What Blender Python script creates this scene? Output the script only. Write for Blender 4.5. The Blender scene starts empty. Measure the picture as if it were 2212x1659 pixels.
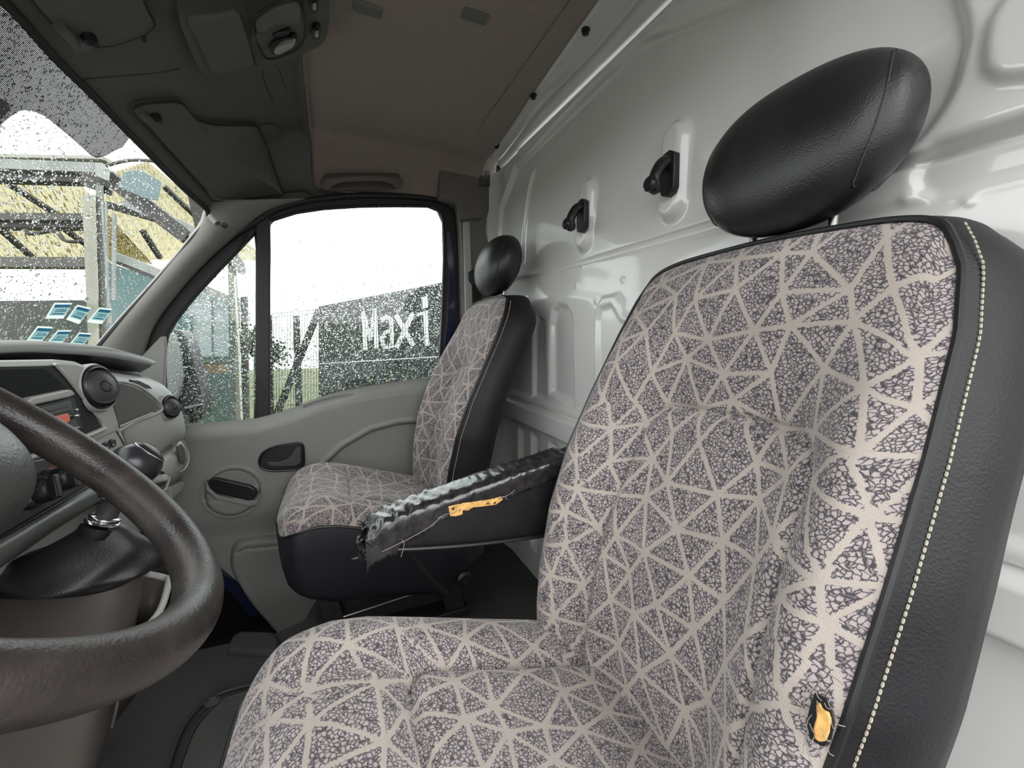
import bpy, bmesh, math, random
import numpy as np
from mathutils import Vector, Matrix
random.seed(7); RNG = np.random.default_rng(7)
SC = bpy.context.scene

# ------------------------------------------------------------------ camera
# frame of the van: X to the rear, Y across to the passenger door, Z up, origin at the camera
FPX, CX, CY = 880.0, 1106.0, 829.5
PHI = math.atan(102.5/880); PSI = math.atan(391/880*math.cos(PHI))
CF = np.array([math.sin(PSI)*math.cos(PHI), math.cos(PSI)*math.cos(PHI), -math.sin(PHI)])
CR = np.array([math.cos(PSI), -math.sin(PSI), 0.0]); CU = np.cross(CR, CF)
cam = bpy.data.cameras.new('camera'); camo = bpy.data.objects.new('camera', cam)
SC.collection.objects.link(camo); SC.camera = camo
cam.sensor_width = 36; cam.lens = 36*FPX/2212; cam.clip_start = 0.01; cam.clip_end = 300
camo.matrix_world = Matrix(((CR[0], CU[0], -CF[0], 0), (CR[1], CU[1], -CF[1], 0), (CR[2], CU[2], -CF[2], 0), (0, 0, 0, 1)))

# ------------------------------------------------------------------ world, lights, exposure
SC.view_settings.view_transform = 'Standard'; SC.view_settings.look = 'None'
SC.view_settings.exposure = 1.85; SC.view_settings.gamma = 1
W = bpy.data.worlds.new('overcast'); SC.world = W; W.use_nodes = True
_n = W.node_tree; _bg = _n.nodes['Background']
_tc = _n.nodes.new('ShaderNodeTexCoord'); _sx = _n.nodes.new('ShaderNodeSeparateXYZ')
_n.links.new(_tc.outputs['Generated'], _sx.inputs[0])
_ns = _n.nodes.new('ShaderNodeTexNoise'); _ns.inputs['Scale'].default_value = 2.2; _ns.inputs['Detail'].default_value = 3
_n.links.new(_tc.outputs['Generated'], _ns.inputs['Vector'])
_cr = _n.nodes.new('ShaderNodeValToRGB')
_cr.color_ramp.elements[0].position = .35; _cr.color_ramp.elements[0].color = (.93, .95, .96, 1)
_cr.color_ramp.elements[1].position = .62; _cr.color_ramp.elements[1].color = (1, 1, 1, 1)
_n.links.new(_ns.outputs['Fac'], _cr.inputs[0]); _n.links.new(_cr.outputs[0], _bg.inputs['Color'])
_bg.inputs['Strength'].default_value = 0.85
SUN = bpy.data.lights.new('veiled_sun', 'SUN'); SUN.energy = .5; SUN.angle = math.radians(50)
so = bpy.data.objects.new('veiled_sun', SUN); SC.collection.objects.link(so)
so.rotation_euler = Vector((.35, -.75, .6)).to_track_quat('Z', 'Y').to_euler()

# ------------------------------------------------------------------ picture-to-place helpers
def ray(u, v): return (u-CX)/FPX*CR + (CY-v)/FPX*CU + CF
def P(u, v, X=None, Y=None, Z=None, D=None):
    d = ray(u, v)
    k = X/d[0] if X is not None else Y/d[1] if Y is not None else Z/d[2] if Z is not None else D
    return d*k
def hit(u, v, f, k0=.3, k1=4.0):
    d = ray(u, v); a, b = k0, k1; fa = f(d*a)
    ks = np.linspace(k0, k1, 120); fs = [f(d*k) for k in ks]
    for i in range(119):
        if fs[i]*fs[i+1] <= 0:
            a, b = ks[i], ks[i+1]; fa = fs[i]; break
    for _ in range(40):
        m = (a+b)/2; fm = f(d*m)
        if fa*fm <= 0: b = m
        else: a, fa = m, fm
    return d*((a+b)/2)
def smooth(t): t = np.clip(t, 0, 1); return t*t*(3-2*t)
def cr(pts, n, closed=False):
    """Catmull-Rom through points, n samples per span"""
    p = np.array(pts, float); N = len(p); out = []
    spans = N if closed else N-1
    for i in range(spans):
        if closed: a, b, c, d = p[(i-1) % N], p[i], p[(i+1) % N], p[(i+2) % N]
        else:
            b, c = p[i], p[i+1]; a = p[i-1] if i else 2*b-c; d = p[i+2] if i+2 < N else 2*c-b
        for k in range(n):
            t = k/n
            out.append(.5*((2*b)+(-a+c)*t+(2*a-5*b+4*c-d)*t*t+(-a+3*b-3*c+d)*t**3))
    if not closed: out.append(p[-1])
    return np.array(out)

# ------------------------------------------------------------------ object helpers
COL = SC.collection
BASE = {}
def tag(o, label=None, cat=None, group=None, kind=None):
    if label: o['label'] = label
    if cat: o['category'] = cat
    if group: o['group'] = group
    if kind: o['kind'] = kind
    return o
def thing(name, loc, label=None, cat=None, group=None, kind=None):
    o = bpy.data.objects.new(name, None); COL.objects.link(o); o.empty_display_size = .05
    o.location = Vector([float(x) for x in loc]); BASE[o.name] = np.array(loc, float)
    return tag(o, label, cat, group, kind)
def obj(name, V, Fs, m, parent=None, sm=True, bevel=0, sub=0, solid=0, soff=-1, label=None, angle=40):
    V = np.array(V, float)
    if parent is not None: base = BASE[parent.name]
    else: base = np.array([(V[:, 0].min()+V[:, 0].max())/2, (V[:, 1].min()+V[:, 1].max())/2, V[:, 2].min()])
    me = bpy.data.meshes.new(name); me.from_pydata([tuple(x) for x in (V-base)], [], [tuple(int(i) for i in f) for f in Fs])
    me.validate()
    bm = bmesh.new(); bm.from_mesh(me); bmesh.ops.remove_doubles(bm, verts=bm.verts, dist=1e-6)
    if not solid: bmesh.ops.recalc_face_normals(bm, faces=bm.faces)
    bm.to_mesh(me); bm.free()
    me.materials.append(m)
    for p in me.polygons: p.use_smooth = sm
    o = bpy.data.objects.new(name, me); COL.objects.link(o); BASE[o.name] = base
    if parent is not None: o.parent = parent
    else: o.location = Vector([float(x) for x in base])
    if solid:
        s = o.modifiers.new('thickness', 'SOLIDIFY'); s.thickness = solid; s.offset = soff; s.use_even_offset = False
    if sub:
        s = o.modifiers.new('subsurf', 'SUBSURF'); s.levels = sub; s.render_levels = sub
    if bevel:
        b = o.modifiers.new('bevel', 'BEVEL'); b.width = bevel; b.segments = 3; b.limit_method = 'ANGLE'; b.angle_limit = math.radians(35)
        if hasattr(b, 'harden_normals'): b.harden_normals = False
    if label: o['label'] = label
    if sm and (bevel or angle < 180) and not sub:
        try:
            me.set_sharp_from_angle(angle=math.radians(angle))
        except Exception: pass
    return o
class MB:
    def __init__(s): s.v = []; s.f = []
    def add(s, V, Fs):
        n = len(s.v); s.v += [tuple(map(float, x)) for x in V]; s.f += [tuple(int(i)+n for i in f) for f in Fs]; return s
    def grid(s, G):
        G = np.array(G); r, c = G.shape[:2]
        return s.add(G.reshape(-1, 3), [(i*c+j, i*c+j+1, (i+1)*c+j+1, (i+1)*c+j) for i in range(r-1) for j in range(c-1)])
    def ring(s, rings, cap0=True, cap1=True):
        R = np.array(rings); r, c = R.shape[:2]
        Fs = [(i*c+j, i*c+(j+1) % c, (i+1)*c+(j+1) % c, (i+1)*c+j) for i in range(r-1) for j in range(c)]
        if cap0: Fs.append(tuple(range(c-1, -1, -1)))
        if cap1: Fs.append(tuple((r-1)*c+j for j in range(c)))
        return s.add(R.reshape(-1, 3), Fs)
    def box(s, c, h, ax=None):
        c = np.array(c, float); ax = np.eye(3) if ax is None else np.array(ax, float)
        V = [c+sx*h[0]*ax[0]+sy*h[1]*ax[1]+sz*h[2]*ax[2] for sx in (-1, 1) for sy in (-1, 1) for sz in (-1, 1)]
        return s.add(V, [(0, 1, 3, 2), (4, 6, 7, 5), (0, 4, 5, 1), (2, 3, 7, 6), (0, 2, 6, 4), (1, 5, 7, 3)])
    def bar(s, a, b, w, h, up=(0, 0, 1)):
        a = np.array(a, float); b = np.array(b, float); d = b-a; L = np.linalg.norm(d); d /= L
        u = np.array(up, float); sd = np.cross(d, u); sd /= np.linalg.norm(sd); u = np.cross(sd, d)
        return s.box((a+b)/2, (L/2, w/2, h/2), (d, sd, u))
    def prism(s, poly, off):
        n = len(poly); poly = [np.array(p, float) for p in poly]; off = np.array(off, float)
        return s.add(poly+[p+off for p in poly], [tuple(range(n)), tuple(range(2*n-1, n-1, -1))]+[(i, (i+1) % n, n+(i+1) % n, n+i) for i in range(n)])
    def tube(s, pts, r, n=10, closed=False, cap=True, sq=1.0):
        p = np.array(pts, float); N = len(p); r = np.broadcast_to(np.array(r, float), (N,))
        T = np.roll(p, -1, 0)-np.roll(p, 1, 0)
        if not closed: T[0] = p[1]-p[0]; T[-1] = p[-1]-p[-2]
        T /= np.linalg.norm(T, axis=1)[:, None]
        u = np.array([0, 0, 1.]) if abs(T[0][2]) < .9 else np.array([1., 0, 0])
        rings = []
        for i in range(N):
            u = u-T[i]*(u@T[i]); u /= np.linalg.norm(u); w = np.cross(T[i], u)
            rings.append([p[i]+r[i]*(math.cos(a)*u*sq+math.sin(a)*w) for a in np.linspace(0, 2*math.pi, n, endpoint=False)])
        if closed: rings.append(rings[0]); return s.ring(rings, False, False)
        return s.ring(rings, cap, cap)
    def lathe(s, o, axis, prof, n=32, ux=None):
        o = np.array(o, float); a = np.array(axis, float); a /= np.linalg.norm(a)
        u = np.array(ux if ux is not None else ((0, 0, 1) if abs(a[2]) < .9 else (1, 0, 0)), float); u -= a*(u@a); u /= np.linalg.norm(u); w = np.cross(a, u)
        rings = [[o+a*h+max(r, 1e-4)*(math.cos(t)*u+math.sin(t)*w) for t in np.linspace(0, 2*math.pi, n, endpoint=False)] for r, h in prof]
        return s.ring(rings)
    def build(s, name, m, parent=None, **k): return obj(name, s.v, s.f, m, parent, **k)
def tri_fill(loops):
    """triangulate 3D planar loops (outer + holes) -> verts, faces"""
    bm = bmesh.new()
    for L in loops:
        vs = [bm.verts.new(tuple(map(float, p))) for p in L]
        for i in range(len(vs)): bm.edges.new((vs[i], vs[(i+1) % len(vs)]))
    bmesh.ops.triangle_fill(bm, use_beauty=True, use_dissolve=False, edges=bm.edges[:])
    bm.verts.index_update()
    V = [tuple(v.co) for v in bm.verts]; Fs = [tuple(v.index for v in f.verts) for f in bm.faces]; bm.free()
    return V, Fs
def plate(name, loops, off, m, parent=None, **k):
    """solid plate from planar loops, extruded by vector off"""
    V, Fs = tri_fill(loops)
    n = len(V); off = np.array(off, float)
    V2 = [tuple(np.array(v)+off) for v in V]
    faces = list(Fs)+[tuple(n+i for i in reversed(f)) for f in Fs]
    cnt = {}
    for f in Fs:
        for i in range(len(f)):
            e = (f[i], f[(i+1) % len(f)]); cnt[tuple(sorted(e))] = cnt.get(tuple(sorted(e)), [])+[e]
    for e in cnt.values():
        if len(e) == 1: a, b = e[0]; faces.append((b, a, n+a, n+b))
    return obj(name, V+V2, faces, m, parent, **k)
def inpoly(px, py, poly):
    poly = np.array(poly); x0, y0 = poly[:, 0], poly[:, 1]; x1, y1 = np.roll(x0, -1), np.roll(y0, -1)
    c = np.zeros(np.shape(px), int)
    for a, b, d, e in zip(x0, y0, x1, y1):
        if b == e: continue
        c += ((b > py) != (e > py)) & (px < (d-a)*(py-b)/(e-b)+a)
    return c % 2 == 1
def segdist(px, py, poly, closed=True):
    d = np.full(np.shape(px), 1e9); n = len(poly)
    for i in range(n if closed else n-1):
        a = np.array(poly[i], float); b = np.array(poly[(i+1) % n], float); ab = b-a; L = ab@ab
        if L < 1e-14: continue
        t = np.clip(((px-a[0])*ab[0]+(py-a[1])*ab[1])/L, 0, 1)
        d = np.minimum(d, np.hypot(px-a[0]-t*ab[0], py-a[1]-t*ab[1]))
    return d
def sdf(px, py, poly): d = segdist(px, py, poly); return np.where(inpoly(px, py, poly), -d, d)
def relief(name, A, B, fn, poly, m, parent=None, **k):
    """grid over A x B, fn(a,b)->3D (arrays), clipped to poly with snapped border"""
    aa, bb = np.meshgrid(A, B); ins = inpoly(aa, bb, poly)
    r, c = aa.shape
    keep = ins[:-1, :-1] & ins[1:, :-1] & ins[:-1, 1:] & ins[1:, 1:]
    used = np.zeros_like(ins); used[:-1, :-1] |= keep; used[1:, :-1] |= keep; used[:-1, 1:] |= keep; used[1:, 1:] |= keep
    cnt = np.zeros(aa.shape, int); cnt[:-1, :-1] += keep; cnt[1:, :-1] += keep; cnt[:-1, 1:] += keep; cnt[1:, 1:] += keep
    bd = used & (cnt < 4); PP = np.array(poly)
    for i, j in zip(*np.nonzero(bd)):
        best = 1e9; q = None
        for s in range(len(PP)):
            p0, p1 = PP[s], PP[(s+1) % len(PP)]; d = p1-p0; L = d@d
            if L < 1e-14: continue
            t = min(1, max(0, ((aa[i, j]-p0[0])*d[0]+(bb[i, j]-p0[1])*d[1])/L)); z = p0+t*d
            e = (z[0]-aa[i, j])**2+(z[1]-bb[i, j])**2
            if e < best: best, q = e, z
        if q is not None: aa[i, j], bb[i, j] = q
    G = fn(aa, bb)
    idx = -np.ones(aa.shape, int); idx[used] = np.arange(used.sum())
    Fs = [(idx[i, j], idx[i, j+1], idx[i+1, j+1], idx[i+1, j]) for i, j in zip(*np.nonzero(keep))]
    return obj(name, G[used], Fs, m, parent, **k)

# ------------------------------------------------------------------ materials
def mat(name, col, rough=.5, metal=0, coat=0, bump=None, var=None, spec=.5, sheen=0, alpha=None, emis=None):
    m = bpy.data.materials.new(name); m.use_nodes = True; nt = m.node_tree; b = nt.nodes['Principled BSDF']
    b.inputs['Base Color'].default_value = (*col, 1); b.inputs['Roughness'].default_value = rough; b.inputs['Metallic'].default_value = metal
    b.inputs['Coat Weight'].default_value = coat; b.inputs['Coat Roughness'].default_value = .06; b.inputs['Specular IOR Level'].default_value = spec
    if sheen: b.inputs['Sheen Weight'].default_value = sheen; b.inputs['Sheen Roughness'].default_value = .6
    tc = nt.nodes.new('ShaderNodeTexCoord')
    if var:
        n = nt.nodes.new('ShaderNodeTexNoise'); n.inputs['Scale'].default_value = var[0]; n.inputs['Detail'].default_value = 6
        nt.links.new(tc.outputs['Object'], n.inputs['Vector'])
        r = nt.nodes.new('ShaderNodeValToRGB'); r.color_ramp.elements[0].position = .35; r.color_ramp.elements[1].position = .68
        r.color_ramp.elements[0].color = (*[c*(1-var[1]) for c in col], 1); r.color_ramp.elements[1].color = (*[min(1, c*(1+var[1])) for c in col], 1)
        nt.links.new(n.outputs['Fac'], r.inputs[0]); nt.links.new(r.outputs[0], b.inputs['Base Color'])
        mr = nt.nodes.new('ShaderNodeMapRange'); mr.inputs['To Min'].default_value = rough*.85; mr.inputs['To Max'].default_value = min(1, rough*1.15)
        nt.links.new(n.outputs['Fac'], mr.inputs[0]); nt.links.new(mr.outputs[0], b.inputs['Roughness'])
    if bump:
        kind, sc, st = bump
        if kind == 'noise':
            t = nt.nodes.new('ShaderNodeTexNoise'); t.inputs['Scale'].default_value = sc; t.inputs['Detail'].default_value = 4; out = t.outputs['Fac']
        else:
            t = nt.nodes.new('ShaderNodeTexVoronoi'); t.inputs['Scale'].default_value = sc; t.feature = 'SMOOTH_F1'; out = t.outputs['Distance']
        nt.links.new(tc.outputs['Object'], t.inputs['Vector'])
        bp = nt.nodes.new('ShaderNodeBump'); bp.inputs['Strength'].default_value = st; bp.inputs['Distance'].default_value = .0006
        nt.links.new(out, bp.inputs['Height']); nt.links.new(bp.outputs[0], b.inputs['Normal'])
    if emis: b.inputs['Emission Color'].default_value = (*emis[0], 1); b.inputs['Emission Strength'].default_value = emis[1]
    return m
M = {}
M['white'] = mat('white_van_paint', (.80, .79, .77), .22, coat=1.0, var=(3, .03))
M['greyplast'] = mat('light_grey_plastic', (.42, .42, .39), .55, bump=('noise', 900, .25), var=(6, .05))
M['doorplast'] = mat('door_grey_plastic', (.25, .25, .232), .5, bump=('noise', 900, .25), var=(5, .05))
M['dashplast'] = mat('dash_silver_grey_plastic', (.42, .42, .39), .42, bump=('noise', 900, .2))
M['darkplast'] = mat('dark_grey_plastic', (.055, .055, .058), .45, bump=('noise', 1100, .35))
M['blackplast'] = mat('black_plastic', (.014, .014, .016), .35)
M['overhead'] = mat('overhead_grey_plastic', (.115, .112, .10), .6, bump=('noise', 900, .25), var=(4, .05))
M['liner'] = mat('brown_grey_headliner_cloth', (.31, .25, .21), .95, bump=('noise', 1600, .6), var=(160, .10), sheen=.2)
M['leather'] = mat('black_grained_leatherette', (.011, .010, .012), .52, bump=('vor', 420, .6), var=(25, .15), spec=.38)
M['headleather'] = mat('headrest_black_leatherette', (.016, .016, .018), .36, bump=('vor', 480, .45), var=(12, .25))
M['piping'] = mat('black_piping', (.012, .012, .013), .4)
M['thread'] = mat('cream_thread', (.45, .41, .33), .8); M['fray'] = mat('grey_frayed_yarn', (.30, .27, .25), .9)
M['foam'] = mat('orange_yellow_foam', (.72, .42, .14), .95, bump=('noise', 260, 1.0), var=(90, .3))
M['seal'] = mat('black_rubber_seal', (.018, .017, .018), .55)
M['blue'] = mat('dark_blue_paint', (.010, .014, .040), .3, coat=.4)
M['chrome'] = mat('chrome', (.6, .6, .6), .15, metal=1)
M['steel'] = mat('dull_steel', (.32, .31, .30), .3, metal=1)
M['floor'] = mat('dark_rubber_floor', (.042, .044, .04), .7, bump=('noise', 500, .5), var=(8, .2))
M['tan'] = mat('warm_grey_console_plastic', (.080, .068, .060), .55, bump=('noise', 700, .4), var=(7, .08))
M['blackmetal'] = mat('black_seat_metal', (.010, .010, .011), .45, var=(40, .4))
M['skirt'] = mat('dark_blue_grey_seat_plastic', (.014, .0145, .020), .5, bump=('noise', 900, .4))
M['belt'] = mat('black_webbing', (.012, .012, .013), .7)
M['whiteletter'] = mat('white_lettering', (.75, .78, .78), .6)
M['display'] = mat('red_radio_display', (.40, .10, .07), .3, emis=((.6, .13, .09), .10))
M['lens'] = mat('clear_lamp_lens', (.42, .40, .37), .2)

# worn rim leather: dark with polished paler worn patches
def wheel_mat():
    m = mat('worn_brown_black_rim_leather', (.035, .029, .027), .4, bump=('vor', 500, .5))
    nt = m.node_tree; b = nt.nodes['Principled BSDF']; tc = nt.nodes.new('ShaderNodeTexCoord')
    n = nt.nodes.new('ShaderNodeTexNoise'); n.inputs['Scale'].default_value = 14; n.inputs['Detail'].default_value = 8; n.inputs['Roughness'].default_value = .65
    nt.links.new(tc.outputs['Object'], n.inputs['Vector'])
    r = nt.nodes.new('ShaderNodeValToRGB'); e = r.color_ramp.elements
    e[0].position = .38; e[0].color = (.020, .017, .016, 1); e[1].position = .8; e[1].color = (.075, .060, .052, 1)
    x = e.new(.56); x.color = (.036, .029, .026, 1)
    nt.links.new(n.outputs['Fac'], r.inputs[0]); nt.links.new(r.outputs[0], b.inputs['Base Color'])
    mr = nt.nodes.new('ShaderNodeMapRange'); mr.inputs['From Min'].default_value = .3; mr.inputs['From Max'].default_value = .7
    mr.inputs['To Min'].default_value = .30; mr.inputs['To Max'].default_value = .48
    nt.links.new(n.outputs['Fac'], mr.inputs[0]); nt.links.new(mr.outputs[0], b.inputs['Roughness'])
    return m
M['rim'] = wheel_mat()

def fabric():
    """seat cloth: light network of lines (attribute netd = metres to nearest line) over dark squiggles"""
    m = bpy.data.materials.new('patterned_seat_cloth'); m.use_nodes = True; nt = m.node_tree; L = nt.links; N = nt.nodes
    b = N['Principled BSDF']; b.inputs['Roughness'].default_value = .92; b.inputs['Sheen Weight'].default_value = .25; b.inputs['Specular IOR Level'].default_value = .2
    at = N.new('ShaderNodeAttribute'); at.attribute_name = 'netd'
    uv = N.new('ShaderNodeUVMap'); uv.uv_map = 'cloth'
    nz = N.new('ShaderNodeTexNoise'); nz.inputs['Scale'].default_value = 420; nz.inputs['Detail'].default_value = 1; L.new(uv.outputs[0], nz.inputs['Vector'])
    # ragged edge of lines
    ad = N.new('ShaderNodeMath'); ad.operation = 'MULTIPLY_ADD'; ad.inputs[1].default_value = .0032; L.new(nz.outputs['Fac'], ad.inputs[0]); L.new(at.outputs['Fac'], ad.inputs[2])
    ln = N.new('ShaderNodeMapRange'); ln.interpolation_type = 'SMOOTHSTEP'; ln.inputs['From Min'].default_value = .0041; ln.inputs['From Max'].default_value = .0051; L.new(ad.outputs[0], ln.inputs[0])
    # squiggles
    mx = N.new('ShaderNodeVectorMath'); mx.operation = 'MULTIPLY_ADD'; mx.inputs[1].default_value = (.0035, .0035, 0)
    nz2 = N.new('ShaderNodeTexNoise'); nz2.inputs['Scale'].default_value = 300; nz2.inputs['Detail'].default_value = 2; L.new(uv.outputs[0], nz2.inputs['Vector'])
    L.new(nz2.outputs['Color'], mx.inputs[0]); L.new(uv.outputs[0], mx.inputs[2])
    vo = N.new('ShaderNodeTexVoronoi'); vo.feature = 'DISTANCE_TO_EDGE'; vo.inputs['Scale'].default_value = 215; L.new(mx.outputs[0], vo.inputs['Vector'])
    sq = N.new('ShaderNodeMapRange'); sq.inputs['From Min'].default_value = .03; sq.inputs['From Max'].default_value = .19; L.new(vo.outputs['Distance'], sq.inputs[0])
    nz3 = N.new('ShaderNodeTexNoise'); nz3.inputs['Scale'].default_value = 260; L.new(uv.outputs[0], nz3.inputs['Vector'])
    gp = N.new('ShaderNodeMapRange'); gp.inputs['From Min'].default_value = .66; gp.inputs['From Max'].default_value = .76; L.new(nz3.outputs['Fac'], gp.inputs[0])
    mxm = N.new('ShaderNodeMath'); mxm.operation = 'MAXIMUM'; L.new(sq.outputs[0], mxm.inputs[0]); L.new(gp.outputs[0], mxm.inputs[1])
    # knit rows
    wv = N.new('ShaderNodeTexWave'); wv.inputs['Scale'].default_value = 190; wv.inputs['Distortion'].default_value = .6; wv.bands_direction = 'X'; L.new(uv.outputs[0], wv.inputs['Vector'])
    big = N.new('ShaderNodeTexNoise'); big.inputs['Scale'].default_value = 9; big.inputs['Detail'].default_value = 3; L.new(uv.outputs[0], big.inputs['Vector'])
    cell = N.new('ShaderNodeMix'); cell.data_type = 'RGBA'; cell.inputs['A'].default_value = (.055, .051, .060, 1); cell.inputs['B'].default_value = (.41, .355, .345, 1)
    L.new(mxm.outputs[0], cell.inputs['Factor'])
    line = N.new('ShaderNodeMix'); line.data_type = 'RGBA'; line.inputs['A'].default_value = (.425, .375, .335, 1); L.new(ln.outputs[0], line.inputs['Factor']); L.new(cell.outputs['Result'], line.inputs['B'])
    gm = N.new('ShaderNodeMapRange'); gm.inputs['To Min'].default_value = .86; gm.inputs['To Max'].default_value = 1.06; L.new(wv.outputs['Fac'], gm.inputs[0])
    bm_ = N.new('ShaderNodeMapRange'); bm_.inputs['From Min'].default_value = .3; bm_.inputs['From Max'].default_value = .7; bm_.inputs['To Min'].default_value = .88; bm_.inputs['To Max'].default_value = 1.08; L.new(big.outputs['Fac'], bm_.inputs[0])
    mm = N.new('ShaderNodeMath'); mm.operation = 'MULTIPLY'; L.new(gm.outputs[0], mm.inputs[0]); L.new(bm_.outputs[0], mm.inputs[1])
    vm = N.new('ShaderNodeVectorMath'); vm.operation = 'SCALE'; L.new(line.outputs['Result'], vm.inputs[0]); L.new(mm.outputs[0], vm.inputs['Scale'])
    L.new(vm.outputs[0], b.inputs['Base Color'])
    bp = N.new('ShaderNodeBump'); bp.inputs['Strength'].default_value = .25; bp.inputs['Distance'].default_value = .0006
    L.new(mxm.outputs[0], bp.inputs['Height']); L.new(bp.outputs[0], b.inputs['Normal'])
    return m
M['cloth'] = fabric()

def glassmat(name, tint=(.93, .97, .96), frit=None):
    m = bpy.data.materials.new(name); m.use_nodes = True; nt = m.node_tree; N = nt.nodes; L = nt.links
    N.remove(N['Principled BSDF']); out = N['Material Output']
    tr = N.new('ShaderNodeBsdfTransparent'); tr.inputs[0].default_value = (*tint, 1)
    gl = N.new('ShaderNodeBsdfGlossy'); gl.inputs['Roughness'].default_value = .02
    fr = N.new('ShaderNodeLayerWeight'); pw = N.new('ShaderNodeMath'); pw.operation = 'POWER'; pw.inputs[1].default_value = 4
    L.new(fr.outputs['Facing'], pw.inputs[0]); ma = N.new('ShaderNodeMath'); ma.operation = 'MULTIPLY_ADD'; ma.inputs[1].default_value = .7; ma.inputs[2].default_value = .035
    L.new(pw.outputs[0], ma.inputs[0]); mx = N.new('ShaderNodeMixShader'); L.new(ma.outputs[0], mx.inputs[0]); L.new(tr.outputs[0], mx.inputs[1]); L.new(gl.outputs[0], mx.inputs[2])
    L.new(mx.outputs[0], out.inputs[0]); return m
M['glass'] = glassmat('window_glass')
def dropmat():
    m = bpy.data.materials.new('rain_water'); m.use_nodes = True; nt = m.node_tree; N = nt.nodes
    N.remove(N['Principled BSDF']); g = N.new('ShaderNodeBsdfGlass'); g.inputs['IOR'].default_value = 1.33; g.inputs['Roughness'].default_value = .0
    nt.links.new(g.outputs[0], N['Material Output'].inputs[0]); return m
M['drop'] = dropmat()
def fritmat():
    """black ceramic dots printed on the glass"""
    m = bpy.data.materials.new('dotted_sun_band'); m.use_nodes = True; nt = m.node_tree; N = nt.nodes; L = nt.links
    b = N['Principled BSDF']; b.inputs['Base Color'].default_value = (.03, .03, .032, 1); b.inputs['Roughness'].default_value = .6
    tr = N.new('ShaderNodeBsdfTransparent'); mx = N.new('ShaderNodeMixShader')
    uv = N.new('ShaderNodeUVMap'); uv.uv_map = 'flat'
    vo = N.new('ShaderNodeTexVoronoi'); vo.inputs['Scale'].default_value = 430; vo.inputs['Randomness'].default_value = 0; L.new(uv.outputs[0], vo.inputs['Vector'])
    lt = N.new('ShaderNodeMath'); lt.operation = 'GREATER_THAN'; lt.inputs[1].default_value = .19; L.new(vo.outputs['Distance'], lt.inputs[0])
    L.new(lt.outputs[0], mx.inputs[0]); L.new(tr.outputs[0], mx.inputs[1]); L.new(b.outputs[0], mx.inputs[2]); L.new(mx.outputs[0], N['Material Output'].inputs[0])
    return m
M['frit'] = fritmat()

# ================================================================== SHELL OF THE CAB
BX = .64; BK = 1.035                                            # bulkhead plane
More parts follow.
